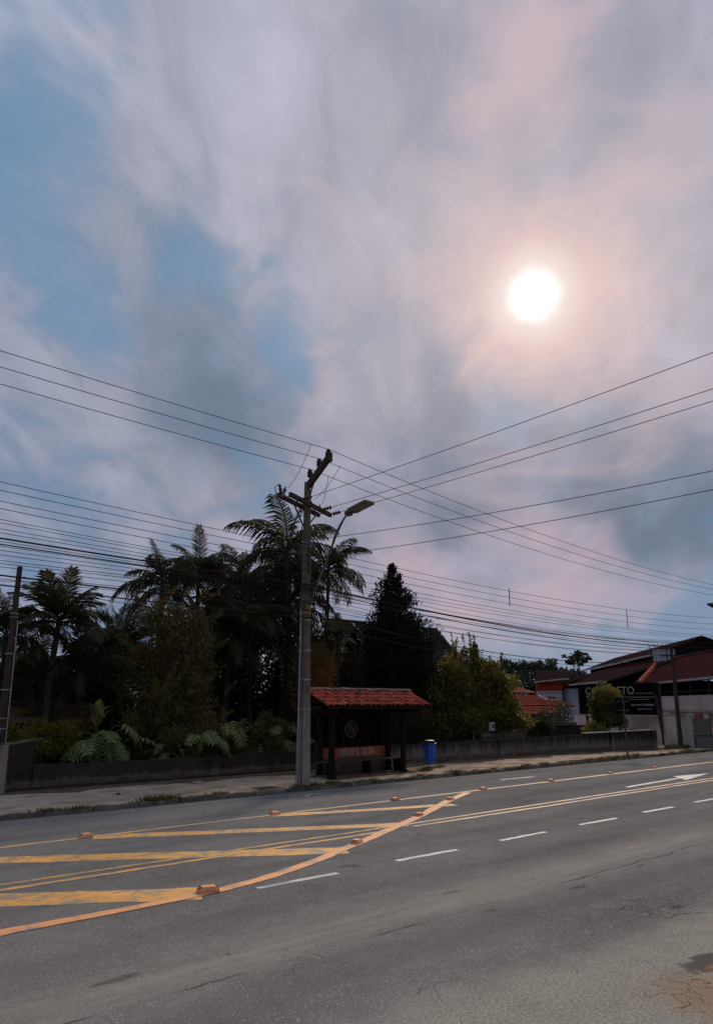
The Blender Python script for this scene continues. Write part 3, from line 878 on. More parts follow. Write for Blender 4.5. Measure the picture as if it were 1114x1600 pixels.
MB().beam((31.5, 18.79, 0.85), (36.05, 17.86, 0.92), 0.22, 0.04).build('coping', M['white_trim'], t)
MB().beam((36.0, 17.9, 0.44), (37.5, 19.6, 0.44), 0.14, 0.9).build('wall_return', M['old_wall_right'], t)

t = thing('side_wall', 'taller mould-stained side wall with a pale flared end, left of the lobed leaves', 'wall', (7.05, 19.62, 0))
q = MB()
a, c = Vector((7.02, 19.70, 0)), Vector((9.25, 21.9, 0))
q.hexa([a + Vector((0.06, -.06, -.05)), c + Vector((.06, -.06, -.05)), c + Vector((-.08, .08, -.05)), a + Vector((-.08, .08, -.05)),
        a + Vector((.06, -.06, 1.13)), c + Vector((.06, -.06, 1.22)), c + Vector((-.08, .08, 1.22)), a + Vector((-.08, .08, 1.13))])
q.build('wall_panel', M['old_wall'], t)
q = MB()
q.hexa([(6.80, 19.52, -.05), (7.06, 19.44, -.05), (7.16, 19.64, -.05), (6.92, 19.72, -.05), (6.95, 19.60, 1.15), (7.10, 19.56, 1.15), (7.16, 19.66, 1.15), (7.01, 19.70, 1.15)])
q.build('pier', M['wall_face'], t, bevel=0.012)
for i in range(7):
    p0 = a.lerp(c, i / 7 + 0.01)
    p1 = a.lerp(c, (i + 1) / 7 - 0.006)
    z0, z1 = 1.13 + 0.09 * i / 7, 1.13 + 0.09 * (i + 1) / 7
    MB().beam(p0 + Vector((0, 0, z0 + 0.02)), p1 + Vector((0, 0, z1 + 0.02 + random.uniform(-.008, .008))), 0.2, 0.04).build('coping_brick', M['brick_cap'], t)

# ------------------------------------------------------------------ bus shelter
SX0, SX1, SYF, SYR, SYB = 14.52, 18.88, 16.5, 17.5, 18.5
ZE, ZR = 2.06, 2.50
sh = thing('bus_shelter', 'timber bus shelter with a red clay tile roof and a bench, beside the concrete pole', 'bus shelter', (16.7, 17.4, PAV))
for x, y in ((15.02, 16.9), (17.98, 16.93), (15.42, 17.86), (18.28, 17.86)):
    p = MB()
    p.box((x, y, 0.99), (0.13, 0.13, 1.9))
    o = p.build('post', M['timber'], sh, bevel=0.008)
    MB().box((x, y, PAV + 0.045), (0.19, 0.19, 0.12)).build('post_shoe', M['timber'], sh, bevel=0.01)
for y, z in ((16.91, 1.99), (17.86, 2.10)):
    MB().beam((SX0 + 0.12, y, z), (SX1 - 0.12, y, z), 0.09, 0.14).build('beam', M['timber'], sh)
MB().beam((SX0 + 0.1, SYR, ZR - 0.13), (SX1 - 0.1, SYR, ZR - 0.13), 0.08, 0.13).build('ridge_beam', M['timber'], sh)
for x in (15.05, 18.1):
    MB().beam((x, 16.7, 1.90), (x, 17.95, 1.90), 0.08, 0.12).build('tie_beam', M['timber'], sh)
    MB().beam((x, 16.95, 1.6), (x + 0.35 * (1 if x < 16 else -1), 16.95, 1.93), 0.07, 0.07).build('brace', M['timber'], sh)
BACK = 0.40                            # the rear slope is shorter than the front one
zb = ZR - (ZR - ZE) * BACK
for i in range(8):
    x = SX0 + 0.1 + (SX1 - SX0 - 0.2) * i / 7
    for s, ln, ze in ((-1, 1.0, ZE), (1, BACK, zb)):
        MB().beam((x, SYR + s * 0.02, ZR - 0.07), (x, SYR + s * ln, ze - 0.07), 0.05, 0.07).build('rafter', M['timber'], sh)
for s, ln, ze in ((-1, 1.0, ZE), (1, BACK, zb)):
    MB().beam((SX0 + .02, SYR + s * ln, ze - 0.055), (SX1 - .02, SYR + s * ln, ze - 0.055), 0.03, 0.10).build('fascia', M['timber'], sh)
    q = MB()
    q.hexa([(SX0 + .05, SYR, ZR - 0.05), (SX1 - .05, SYR, ZR - 0.05), (SX1 - .05, SYR + s * ln, ze - 0.05), (SX0 + .05, SYR + s * ln, ze - 0.05),
            (SX0 + .05, SYR, ZR - 0.03), (SX1 - .05, SYR, ZR - 0.03), (SX1 - .05, SYR + s * ln, ze - 0.03), (SX0 + .05, SYR + s * ln, ze - 0.03)])
    q.build('roof_deck', M['timber'], sh)


def barrel_tile(w, L, h, th=0.012, seg=5):
    q = MB()
    ring = []
    for r0, z_off in ((0, 0), (1, th)):
        for e, (x, k) in enumerate(((0, 1.0), (L, 0.86))):
            ring.append([(w / 2 * k * -math.cos(math.pi * i / seg) * (1 if r0 else 0.9), x, h * math.sin(math.pi * i / seg) * k + z_off) for i in range(seg + 1)])
    b0, b1, t0, t1 = ring
    for i in range(seg):
        q.face(t0[i], t0[i + 1], t1[i + 1], t1[i])
        q.face(b0[i + 1], b0[i], b1[i], b1[i + 1])
        q.face(b0[i], b0[i + 1], t0[i + 1], t0[i])
        q.face(t1[i], t1[i + 1], b1[i + 1], b1[i])
    return q.mesh('tile', M['tile'])


tile_me = barrel_tile(0.215, 0.33, 0.055)
slope = math.atan2(ZR - ZE, 1.0)
Ls = math.hypot(1.0, ZR - ZE)
for s in (-1, 1):
    for r in range(4 if s < 0 else 1):
        for c in range(21):
            d = (0.02 if s < 0 else 0.74) + r * (Ls - 0.06) / 4
            y = SYR + s * (1.0 + 0.02) - s * d * math.cos(slope)
            z = ZE - 0.03 + d * math.sin(slope) + 0.012 * ((c + r) % 2)
            o = link_mesh('tile', tile_me, sh, (SX0 + 0.105 + c * 0.2075 + random.uniform(-.008, .008), y, z + random.uniform(-.004, .006)))
            o.rotation_euler = (slope - 0.05 + random.uniform(-.015, .015), random.uniform(-.03, .03), (0 if s < 0 else math.pi) + random.uniform(-.025, .025))
rt = barrel_tile(0.24, 0.36, 0.075)
rt.materials.clear()
rt.materials.append(M['ridge'])
for c in range(13):
    o = link_mesh('ridge_tile', rt, sh, (SX0 + 0.02 + c * 0.336, SYR, ZR - 0.005 + random.uniform(-.006, .008)))
    o.rotation_euler = (random.uniform(-.03, .03), 0.0, -rad(90) + random.uniform(-.03, .03))
# back: low rendered panel, red sign, dark boards above
MB().box((16.9, 18.04, 0.28), (2.92, 0.10, 0.5)).build('low_panel', M['low_panel'], sh, bevel=0.006)
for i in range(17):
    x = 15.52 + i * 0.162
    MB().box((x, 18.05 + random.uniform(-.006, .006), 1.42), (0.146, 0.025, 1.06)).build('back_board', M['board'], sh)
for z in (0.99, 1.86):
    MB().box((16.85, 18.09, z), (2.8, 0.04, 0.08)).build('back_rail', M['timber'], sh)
sg = MB().box((16.93, 17.985, 0.68), (2.85, 0.02, 0.27)).build('sign_board', M['sign_red'], sh)
q = MB().box((16.71, 17.97, 0.675), (0.95, 0.006, 0.155)).build('sign_panel', M['sign_deep'], sg)
place_text('lettering', 'SUPERGASBRAS', 0.15, M['sign_pale'], sg, (16.27, 17.962, 0.655), 0, 0.76)
MB().box((16.66, 17.963, 0.618), (0.80, 0.005, 0.016)).build('underline', M['sign_pale'], sg)
b = MB()
for i in range(8):
    a0, a1 = -1.25 + 2.5 * i / 8, -1.25 + 2.5 * (i + 1) / 8
    p = lambda a, r: (16.99 + 0.12 * r * math.cos(a), 17.966, 0.68 + 0.115 * r * math.sin(a))
    b.prism([p(a0, 1.0), p(a1, 1.0), p(a1, 0.8), p(a0, 0.8)], (0, 0.004, 0))
b.build('bracket_mark', M['sign_pale'], sg)
place_text('lettering', 'Disk Gás', 0.125, M['sign_pale'], sg, (17.21, 17.970, 0.705), 0, 0.50)
place_text('lettering', '325.3000', 0.135, M['sign_pale'], sg, (17.21, 17.970, 0.590), 0, 0.54)
# round emblem on the boards
em = MB().lathe((16.8, 18.03, 1.35), [(0.0, 0), (0.225, 0), (0.225, 0.022), (0.0, 0.024)], 28, (0, -1, 0)).build('emblem', M['emblem'], sh)
q = MB()
for i in range(28):
    a0, a1 = 2 * math.pi * i / 28, 2 * math.pi * (i + 1) / 28
    p = lambda a, r, y: (16.8 + r * math.cos(a), y, 1.35 + r * math.sin(a))
    q.hexa([p(a0, .225, 18.02), p(a1, .225, 18.02), p(a1, .252, 18.02), p(a0, .252, 18.02), p(a0, .225, 17.995), p(a1, .225, 17.995), p(a1, .252, 17.995), p(a0, .252, 17.995)])
q.build('rim', M['emblem_rim'], em)
q = MB().lathe((16.86, 18.0, 1.31), [(0.0, 0), (0.055, 0), (0.04, 0.02), (0.0, 0.022)], 14, (0, -1, 0))
q.build('boss', M['emblem_rim'], em)
q = MB()
q.prism([(16.66, 18.0, 1.43), (16.72, 18.0, 1.27), (16.78, 18.0, 1.36), (16.84, 18.0, 1.46), (16.74, 18.0, 1.5)], (0, -0.012, 0))
q.build('relief', M['low_panel'], em)
for i in range(3):
    MB().beam((15.12, 17.36 + i * 0.115, 0.47), (18.42, 17.36 + i * 0.115, 0.47), 0.10, 0.035).build('bench_plank', M['bench'], sh, bevel=0.005)
for x in (15.5, 16.95, 18.3):
    MB().box((x, 17.48, 0.25), (0.08, 0.30, 0.40)).build('bench_support', M['timber'], sh)
MB().box((16.75, 17.45, PAV + 0.012), (3.3, 1.3, 0.04)).build('floor_slab', M['low_panel'], sh)

# ------------------------------------------------------------------ litter bin
t = thing('litter_bin', 'blue plastic litter bin on a thin post, right of the shelter', 'bin', (19.95, 17.6, PAV))
x, y = 19.95, 17.6
q = MB()
q.box((x, y, 0.52), (0.285, 0.25, 0.60), rad(-6), top=(1.16, 1.14))
q.build('body', M['blue'], t, bevel=0.035)
q = MB()
for s in (-1, 0, 1):
    q = MB().box((x + s * 0.09, y - 0.142, 0.5), (0.03, 0.02, 0.5), rad(-6))
    q.build('rib', M['blue'], t)
MB().box((x, y, 0.83), (0.37, 0.33, 0.05), rad(-6)).build('rim', M['blue_dark'], t, bevel=0.015)
MB().box((x, y, 0.88), (0.29, 0.26, 0.06), rad(-6), top=(0.92, 0.9)).build('mouth', M['black'], t)
MB().box((x, y, 0.925), (0.30, 0.27, 0.03), rad(-6), top=(0.8, 0.75)).build('hood', M['bin_cap'], t, bevel=0.012)
MB().tube([(x, y + 0.05, PAV - 0.05), (x, y + 0.05, 0.27)], 0.026, 8).build('post', M['steel'], t)

# ------------------------------------------------------------------ concrete utility pole
PX, PY = 13.16, 15.90
pole = thing('utility_pole', 'tall round concrete utility pole with a double crossarm, left of the bus shelter', 'utility pole', (PX, PY, PAV))


def pr(z):
    return 0.19 - 0.105 * z / 8.1


q = MB().lathe((PX, PY, 0), [(pr(z), z) for z in (-0.1, 0.0, 1.0, 2.5, 4.0, 5.5, 7.0, 8.1)], 20)
q.build('shaft', M['concrete_pole'], pole, smooth=True)
for z in (1.95, 2.7, 3.45, 4.25, 4.75, 5.0, 5.6, 6.0, 6.3):
    q = MB()
    q.lathe((PX, PY, z), [(pr(z) + .002, 0), (pr(z) + .012, 0), (pr(z) + .012, 0.035), (pr(z) + .002, 0.035)], 16)
    q.build('band', M['steel'] if z < 4.5 else M['dark_steel'], pole)
MB().lathe((PX, PY, 4.42), [(pr(4.5) + .004, 0), (pr(4.5) + .014, 0), (pr(4.5) + .014, 0.26), (pr(4.5) + .004, 0.26)], 12).build('orange_sleeve', M['tag_orange'], pole)
MB().tube([(PX - 0.20, PY - 0.02, 0.0), (PX - 0.19, PY - 0.02, 2.0), (PX - 0.165, PY - 0.02, 4.6)], 0.024, 8).build('conduit', M['steel'], pole)
MB().tube([(PX - 0.155, PY - 0.12, 0.0), (PX - 0.15, PY - 0.11, 2.0), (PX - 0.13, PY - 0.10, 4.3)], 0.013, 6).build('conduit', M['dark_steel'], pole)
# bracket arm leaning out over the kerb
arm_p = [(PX, PY - 0.02, 7.98), (PX, 15.55, 8.20), (PX, 15.05, 8.57), (PX, 14.99, 8.66), (PX, 14.99, 8.84)]
q = MB()
q.beam(arm_p[0], (PX, 15.03, 8.60), 0.13, 0.15)
q.beam((PX, 15.01, 8.50), (PX, 15.01, 8.76), 0.13, 0.15)
q.build('bracket_arm', M['arm_wood'], pole)
MB().beam((PX + .02, PY - 0.05, 7.62), (PX + .02, 15.62, 8.12), 0.03, 0.03).build('stay', M['dark_steel'], pole)
HVI = [(PX, 15.03, 8.86), (PX, 15.41, 8.68), (PX, 15.80, 8.46)]
for (x, y, z) in HVI:
    q = MB()
    q.lathe((x, y, z - 0.26), [(0.03, 0), (0.03, 0.03), (0.075, 0.04), (0.08, 0.10), (0.06, 0.11), (0.078, 0.14), (0.072, 0.19), (0.05, 0.20), (0.062, 0.24), (0.03, 0.265)], 10)
    q.build('pin_insulator', M['porcelain'], pole)
# double crossarm
AD = Vector((0.917, 0.40, 0))
AN = Vector((0.40, -0.917, 0))
CC = Vector((PX - 0.08, PY - 0.02, 7.42))
for s, l0, l1 in ((1, -1.20, 1.32), (-1, -1.28, 1.18)):
    q = MB().beam(CC + AN * 0.155 * s - AD * -l0 * -1 if False else CC + AN * 0.155 * s + AD * l0, CC + AN * 0.155 * s + AD * l1, 0.09, 0.115)
    q.build('crossarm', M['arm_wood'], pole, bevel=0.006)
for k in (-1.0, -0.5, 0.55, 1.05):
    MB().beam(CC + AD * k - AN * 0.22, CC + AD * k + AN * 0.22, 0.022, 0.022).build('spacer_bolt', M['steel'], pole)
MB().beam(CC + AD * 0.75 + Vector((0, 0, -0.06)), CC + Vector((0.05, 0, -0.62)), 0.04, 0.02).build('crossarm_brace', M['dark_steel'], pole)
MB().beam(CC + AD * -0.75 + Vector((0, 0, -0.06)), CC + Vector((-0.05, 0, -0.62)), 0.04, 0.02).build('crossarm_brace', M['dark_steel'], pole)
XT = [CC + AD * k + AN * 0.22 for k in (-0.62, 0.62, 1.22)]
CROSS_DIR = Vector((0.075, -0.99, 0.03)).normalized()
for p in XT:
    for k in range(3):
        MB().lathe(p + CROSS_DIR * (0.10 + k * 0.105), [(0.012, -0.045), (0.03, -0.03), (0.058, 0.0), (0.05, 0.012), (0.02, 0.03), (0.012, 0.05)], 10, tuple(CROSS_DIR)).build('strain_insulator', M['porcelain'], pole)
# fuse cut-outs and arresters
for k, tilt in ((-1.12, 0.5), (0.42, 0.25), (1.0, 0.3)):
    p = CC + AD * k - AN * 0.05 + Vector((0, 0, 0.16))
    MB().lathe(p, [(0.02, -0.12), (0.05, -0.09), (0.03, -0.06), (0.055, -0.03), (0.03, 0.0), (0.055, 0.03), (0.03, 0.06), (0.02, 0.12)], 10, (math.sin(tilt), 0.2, math.cos(tilt))).build('surge_arrester', M['glass_ins'], pole)
fp = CC + AD * -1.42 + Vector((0, 0, 0.02))
fc = MB().lathe(fp, [(0.015, -0.2), (0.045, -0.17), (0.03, -0.12), (0.05, -0.08), (0.03, -0.03), (0.05, 0.02), (0.03, 0.07), (0.05, 0.12), (0.015, 0.18)], 10, (0.28, 0.1, -0.95)).build('fuse_cutout', M['porcelain'], pole)
MB().tube([fp + Vector((-0.06, 0, 0.2)), fp + Vector((-0.19, 0, 0.1)), fp + Vector((-0.13, 0, -0.22)), fp + Vector((0.02, 0, -0.24))], 0.012, 6).build('fuse_tube', M['dark_steel'], pole)
MB().tube([CC + AD * -1.2, fp + Vector((0.02, 0, 0.0))], 0.014, 6).build('fuse_bracket', M['dark_steel'], pole)
# low-voltage rack
for z in (6.18, 6.0, 5.8, 5.6):
    MB().lathe((PX - 0.02, PY - pr(z) - 0.06, z), [(0.02, -0.04), (0.04, -0.03), (0.026, 0.0), (0.04, 0.03), (0.02, 0.04)], 10).build('spool_insulator', M['porcelain'], pole)
MB().box((PX - 0.02, PY - pr(5.9) - 0.02, 5.88), (0.05, 0.03, 0.8)).build('rack', M['dark_steel'], pole)
for z, s in ((4.95, 1), (4.62, -1), (5.2, 1)):
    MB().box((PX + 0.13 * s, PY - 0.08, z), (0.10, 0.12, 0.16)).build('cable_clamp', M['dark_steel'], pole)

# ------------------------------------------------------------------ street lamp on the pole
t = thing('street_lamp', 'flat grey street lamp on a long slanting arm fixed to the concrete pole', 'street lamp', (PX, PY - 0.15, 4.8))
path = [(PX + 0.04, PY - 0.16, 4.66), (PX + 0.04, 15.68, 4.86), (PX + 0.03, 15.20, 5.62), (PX + 0.02, 14.72, 6.40), (PX + 0.02, 14.46, 6.76), (PX + 0.02, 14.30, 6.90), (PX + 0.02, 14.12, 6.95)]
MB().tube(path, 0.027, 10).build('arm', M['lamp_grey'], t, smooth=True)
hd = MB()
A, B = Vector((PX + 0.02, 14.30, 6.92)), Vector((PX + 0.02, 13.45, 7.07))
hd.beam(A.lerp(B, 0.22), B, 0.34, 0.085)
hd.hexa([Vector((PX + .02 - .06, 14.34, 6.885)), Vector((PX + .02 + .06, 14.34, 6.885)), Vector((PX + .02 + .06, 14.34, 6.965)), Vector((PX + .02 - .06, 14.34, 6.965)),
         Vector((PX + .02 - .14, 14.10, 6.917)), Vector((PX + .02 + .14, 14.10, 6.917)), Vector((PX + .02 + .14, 14.10, 6.992)), Vector((PX + .02 - .14, 14.10, 6.992))])
h = hd.build('head', M['lamp_grey'], t, bevel=0.012)
MB().beam(A.lerp(B, 0.38) + Vector((0, -0.006, -0.040)), A.lerp(B, 0.96) + Vector((0, -0.006, -0.040)), 0.28, 0.012).build('lens', M['lamp_glass'], h)
MB().box((PX + .02, 14.22, 6.87), (0.10, 0.16, 0.05)).build('driver_box', M['lamp_grey'], t)
MB().lathe((PX + 0.03, PY - 0.15, 4.72), [(0.04, -.03), (0.06, -.03), (0.06, .03), (0.04, .03)], 10).build('collar', M['dark_steel'], t)

# lamp of the next pole, just entering on the right
t = thing('street_lamp', 'street lamp head at the right picture edge, on a pole outside the frame', 'street lamp', (42.0, 16.0, PAV))
MB().lathe((42.0, 16.0, 0), [(0.19, 0.0), (0.09, 8.4)], 12).build('pole', M['concrete_pole'], t, smooth=True)
MB().tube([(42.0, 15.9, 5.0), (41.6, 15.6, 6.3), (39.4, 15.42, 6.72)], 0.04, 8).build('arm', M['lamp_grey'], t)
MB().beam((39.5, 15.42, 6.72), (38.2, 15.35, 6.83), 0.3, 0.12).build('head', M['dark_steel'], t, bevel=0.02)

# ------------------------------------------------------------------ other poles and the sign
t = thing('wooden_pole', 'dark weathered pole with pale bands at the left picture edge', 'utility pole', (7.25, 20.6, 0.1))
MB().box((7.25, 20.6, 2.82), (0.175, 0.16, 5.6), 0.25, top=(0.62, 0.65), shift=(0.05, 0)).build('shaft', M['dark_pole'], t, bevel=0.02)
for z in (4.38, 4.28, 3.35, 2.45, 1.75, 1.5):
    k = 0.175 * (1 - 0.38 * z / 5.6) + 0.02
    MB().box((7.25 + 0.04 * z / 5.6, 20.6, z), (k, k * 0.95, 0.03), 0.25).build('band', M['steel'], t)
MB().tube([(7.36, 20.50, 0.1), (7.365, 20.5, 2.0), (7.36, 20.52, 4.2)], 0.016, 6).build('conduit', M['steel'], t)
MB().box((7.13, 20.46, 1.28), (0.10, 0.08, 0.46), 0.25).build('meter_box', M['steel'], t)
for z in (5.32, 5.12):
    MB().box((7.42, 20.55, z), (0.06, 0.05, 0.05)).build('cable_clamp', M['dark_steel'], t)
t = thing('service_pole', 'dark square pole top rising out of the olive tree', 'utility pole', (28.6, 22.3, 0.1))
MB().box((28.6, 22.3, 2.4), (0.24, 0.22, 4.75), 0.1, top=(0.85, 0.85)).build('shaft', M['dark_pole'], t)
MB().box((28.62, 22.15, 4.5), (0.06, 0.08, 0.08)).build('cable_clamp', M['dark_steel'], t)

t = thing('service_pole', 'leaning dark pole in front of the maroon-roofed building on the right', 'utility pole', (38.1, 17.45, 0.1))
q = MB()
q.hexa([(38.0, 17.35, 0), (38.18, 17.35, 0), (38.18, 17.52, 0), (38.0, 17.52, 0), (37.97, 17.36, 4.8), (38.09, 17.36, 4.8), (38.09, 17.47, 4.8), (37.97, 17.47, 4.8)])
q.build('shaft', M['dark_pole'], t)
for z in (4.6, 4.35, 4.1):
    MB().lathe((38.25, 17.33, z), [(0.02, -0.05), (0.05, -0.03), (0.03, 0), (0.05, 0.03), (0.02, 0.05)], 8).build('insulator', M['porcelain'], t)

t = thing('road_sign', 'back of a dark road sign on a thin post by the low wall', 'road sign', (29.92, 15.9, PAV))
MB().tube([(29.92, 15.9, -0.05), (29.90, 15.9, 2.45)], 0.034, 8).build('post', M['dark_steel'], t)
MB().box((29.90, 15.95, 2.02), (0.62, 0.02, 0.66), rad(-28)).build('plate', M['black'], t, bevel=0.01)
for z in (1.85, 2.2):
    MB().box((29.90, 15.92, z), (0.5, 0.02, 0.04), rad(-28)).build('bracket', M['dark_steel'], t)

t = thing('inspection_cover', 'rusty square inspection cover set in the pavement near the pole foot', 'cover', (12.4, 16.3, PAV))
MB().box((12.35, 16.35, PAV), (0.62, 0.5, 0.02)).build('frame', M['kerb'], t)
MB().box((12.35, 16.35, PAV + 0.012), (0.50, 0.38, 0.012)).build('lid', M['low_panel'], t)
for i, (x, y, s, lab) in enumerate(((11.75, 18.55, 0.10, 'pale flat stone on the earth strip below the low dark wall'), (9.0, 17.6, 0.05, 'small dark stone on the pavement at left'))):
    q = MB()
    q.lathe((x, y, PAV + 0.005), [(0.0, -0.01), (s * 1.4, 0.0), (s * 1.1, s * 0.35), (s * 0.4, s * 0.5), (0.0, s * 0.5)], 7)
    tag(q.build('loose_stone', M['stone'] if i == 0 else M['dark_pole']), lab, 'stone')

# ------------------------------------------------------------------ wires


def cable(name, label, group, spans, r, mat, n=28, cat='cable'):
    """spans: list of (a, b, sag); one cable through all of them"""
    pts = []
    for a, c, sag in spans:
        a, c = Vector(a), Vector(c)
        for i in range(n + 1):
            if pts and i == 0:
                continue
            u = i / n
            p = a.lerp(c, u)
            p.z -= 4 * sag * u * (1 - u)
            pts.append(p)
    o = MB().tube(pts, r, 5, cap=True).build(name, mat, smooth=True)
    return tag(o, label, cat, group)


LX, RX = -16.8, 43.1


def along(name, label, group, yl, p, yr, z_edge, x_edge, zr, xr, sl, sr, r, mat):
    """cable along the road: through height z_edge at x_edge, the pole point p, height zr at xr"""
    u = (p[0] - x_edge) / (p[0] - LX)
    zl = (z_edge + 4 * sl * u * (1 - u) - p[2] * (1 - u)) / u
    v = (xr - p[0]) / (RX - p[0])
    ze = (zr + 4 * sr * v * (1 - v) - p[2] * (1 - v)) / v
    return cable(name, label, group, [((LX, yl, zl), p, sl), (p, (RX, yr, ze), sr)], r, mat)


G1 = 'power lines on the bracket arm'
for p, ze, zr, lab in ((HVI[0], 8.90, 7.72, 'outermost of the three thin power lines on the bracket arm, highest in the sky'),
                       (HVI[1], 8.73, 7.62, 'middle one of the three thin power lines on the bracket arm'),
                       (HVI[2], 8.53, 7.43, 'lowest of the three thin power lines on the bracket arm')):
    along('power_line', lab, G1, p[1], p, p[1], ze, 4.62, zr, 38.5, 0.25, 0.55, 0.0085, M['thin_wire'])
G2 = 'low voltage lines on the pole rack'
for i, (zp, ze, zr) in enumerate(((6.18, 6.43, 6.28), (6.0, 6.26, 5.97), (5.8, 6.04, 5.70), (5.6, 5.89, 5.42))):
    along('power_line', ('top', 'second from top', 'third from top', 'bottom')[i] + ' one of four evenly spaced thin lines on the rack below the crossarm', G2, 15.72, (PX - .02, 15.69, zp), 15.75, ze, 5.1, zr, 39.6, 0.25, 0.42, 0.0075, M['thin_wire'])
G3 = 'telecom cables bundled below the power lines'
LAB3 = 'thin telecom cable in the loose bundle sagging low between the poles'
rr = random.Random(5)
for i in range(13):
    zp = 5.45 - i * 0.068 + rr.uniform(-.03, .03)
    ze = 5.66 - i * 0.095 + rr.uniform(-.06, .06)
    zr = 5.30 - i * 0.07 + rr.uniform(-.04, .04)
    along('telecom_cable', LAB3, G3, 15.72, (PX + .02, 15.70 + rr.uniform(-.05, .12), zp), 15.75 + rr.uniform(-.2, .2), ze, 5.2, zr, 39.4, rr.uniform(.15, .35), rr.uniform(.35, .7), 0.0065, M['wire'])
G4 = 'thick cables on the utility poles'
along('telecom_cable', 'thick dark cable in the middle of the telecom bundle', G4, 15.7, (PX, 15.68, 5.17), 15.8, 5.29, 5.15, 4.78, 39.1, 0.2, 0.52, 0.019, M['wire'])
along('telecom_cable', 'thick cable paired just under the middle one, sagging to the right', G4, 15.75, (PX, 15.72, 5.08), 15.8, 5.18, 5.15, 4.70, 39.1, 0.2, 0.62, 0.013, M['wire'])
cable('telecom_cable', 'thick low cable from the dark left pole to the pole in the olive tree', G4, [((LX, 15.5, 5.0), (PX, 15.72, 4.52), 0.12), ((PX, 15.72, 4.52), (28.6, 22.2, 4.52), 0.12), ((28.6, 22.2, 4.52), (38.2, 17.4, 4.2), 0.3)], 0.017, M['wire'])
cable('telecom_cable', 'lowest thick cable on the left, crossing in front of the palms', G4, [((LX, 15.6, 4.95), (PX, 15.74, 4.32), 0.15), ((PX, 15.74, 4.32), (28.6, 22.2, 4.42), 0.28)], 0.015, M['wire'])
cable('telecom_cable', 'slack thin cable from the left pole top into the garden', G4, [((-8, 18, 5.1), (7.35, 20.5, 5.2), 0.3), ((7.35, 20.5, 5.2), (PX, 15.9, 4.36), 0.25)], 0.008, M['wire'])
cable('telecom_cable', 'thin cable dropping from the concrete pole past the conifer', G4, [((PX + .1, 15.8, 4.9), (24.0, 22.0, 3.9), 0.2)], 0.007, M['wire'])
cable('telecom_cable', 'thin cable draped over the maroon roof on the right', G4, [((28.6, 22.2, 4.3), (38.1, 17.4, 4.0), 0.25), ((38.1, 17.4, 4.0), (46, 15.8, 4.4), 0.2)], 0.01, M['wire'])
G5 = 'lines crossing over the road'
for p, e, lab in ((XT[0], (14.9, -1.0, 9.36), 'highest of the three lines rising to the right across the road'),
                  (XT[1], (14.9, -1.0, 8.50), 'second of the three lines rising to the right across the road'),
                  (XT[2], (14.9, -1.0, 8.24), 'lowest of the three lines rising to the right across the road')):
    cable('power_line', lab, G5, [(p, p + CROSS_DIR * 0.42, 0), (p + CROSS_DIR * 0.42, e, 0.10)], 0.008, M['thin_wire'])
for a, e, lab in (((PX + 0.05, PY - 0.1, 6.45), (14.3, 3.0, 6.34), 'upper of two service cables rising to the right below the lamp'),
                  ((PX + 0.05, PY - 0.1, 5.95), (14.3, 3.0, 6.02), 'lower of two service cables rising to the right below the lamp')):
    cable('service_cable', lab, G5, [(a, e, 0.14)], 0.008, M['thin_wire'])
G6 = 'jumper wires hanging from the power lines'
for a, c, lab in (((12.55, 15.03, 8.87), CC + AD * -1.0 + Vector((0, 0, .25)), 'jumper wire hanging left of the bracket arm'),
                  ((13.95, 15.41, 8.66), CC + AD * 0.5 + Vector((0, 0, .28)), 'long jumper wire hanging right of the bracket arm'),
                  ((13.85, 15.80, 8.42), CC + AD * 1.05 + Vector((0, 0, .28)), 'short jumper wire curling down to the right end of the crossarm')):
    cable('jumper_wire', lab, G6, [(a, c, 0.12)], 0.007, M['wire'], 14)
for x, z0, z1, lab in ((22.2, 5.40, 6.02, 'rod spacer hanging on the four thin lines, right of the conifer'), (30.5, 5.2, 5.96, 'rod spacer on the four thin lines, above the red-roofed houses')):
    tag(MB().tube([(x, 15.73, z1), (x, 15.73, z0)], 0.016, 6).build('line_spacer', M['dark_pole']), lab, 'spacer', 'spacers on the lines')

# ------------------------------------------------------------------ foliage


def clumps_for(c, r, k=14, sub=(0.25, 0.55), seed=0, low=-0.8):
    """an uneven crown: a core and smaller clumps pushed out of its surface"""
    g = np.random.default_rng(seed)
    out = [[*c, r[0] * .72, r[1] * .72, r[2] * .76]]
    while len(out) < k:
        d = g.normal(size=3)
        d /= np.linalg.norm(d)
        if d[2] < low:
            continue
        f = g.uniform(0.5, 1.08)
        s = g.uniform(*sub)
        out.append([c[0] + d[0] * r[0] * f, c[1] + d[1] * r[1] * f, c[2] + d[2] * r[2] * f, r[0] * s, r[1] * s, r[2] * s * 0.9])
    return np.array(out)


def leaf_mesh(name, mat, P, A, size, aspect, seed=0, fold=0.12):
    """P leaf centres, A unit axes, size lengths: one folded diamond of two triangles each"""
    g = np.random.default_rng(seed)
    n = len(P)
    rv = g.normal(size=(n, 3))
    S_ = np.cross(A, rv)
    S_ /= np.linalg.norm(S_, axis=1, keepdims=True) + 1e-9
    N_ = np.cross(S_, A)
    s = size[:, None]
    w = s * aspect / 2
    v = np.stack([P - A * s / 2, P + S_ * w + N_ * s * fold, P + A * s / 2 - N_ * s * 0.1, P - S_ * w + N_ * s * fold], 1).reshape(-1, 3)
    i = np.arange(n)[:, None] * 4
    f = np.concatenate([i + [0, 1, 2], i + [0, 2, 3]], 1).reshape(-1, 3)
    return fast_mesh(name, v, f, mat)


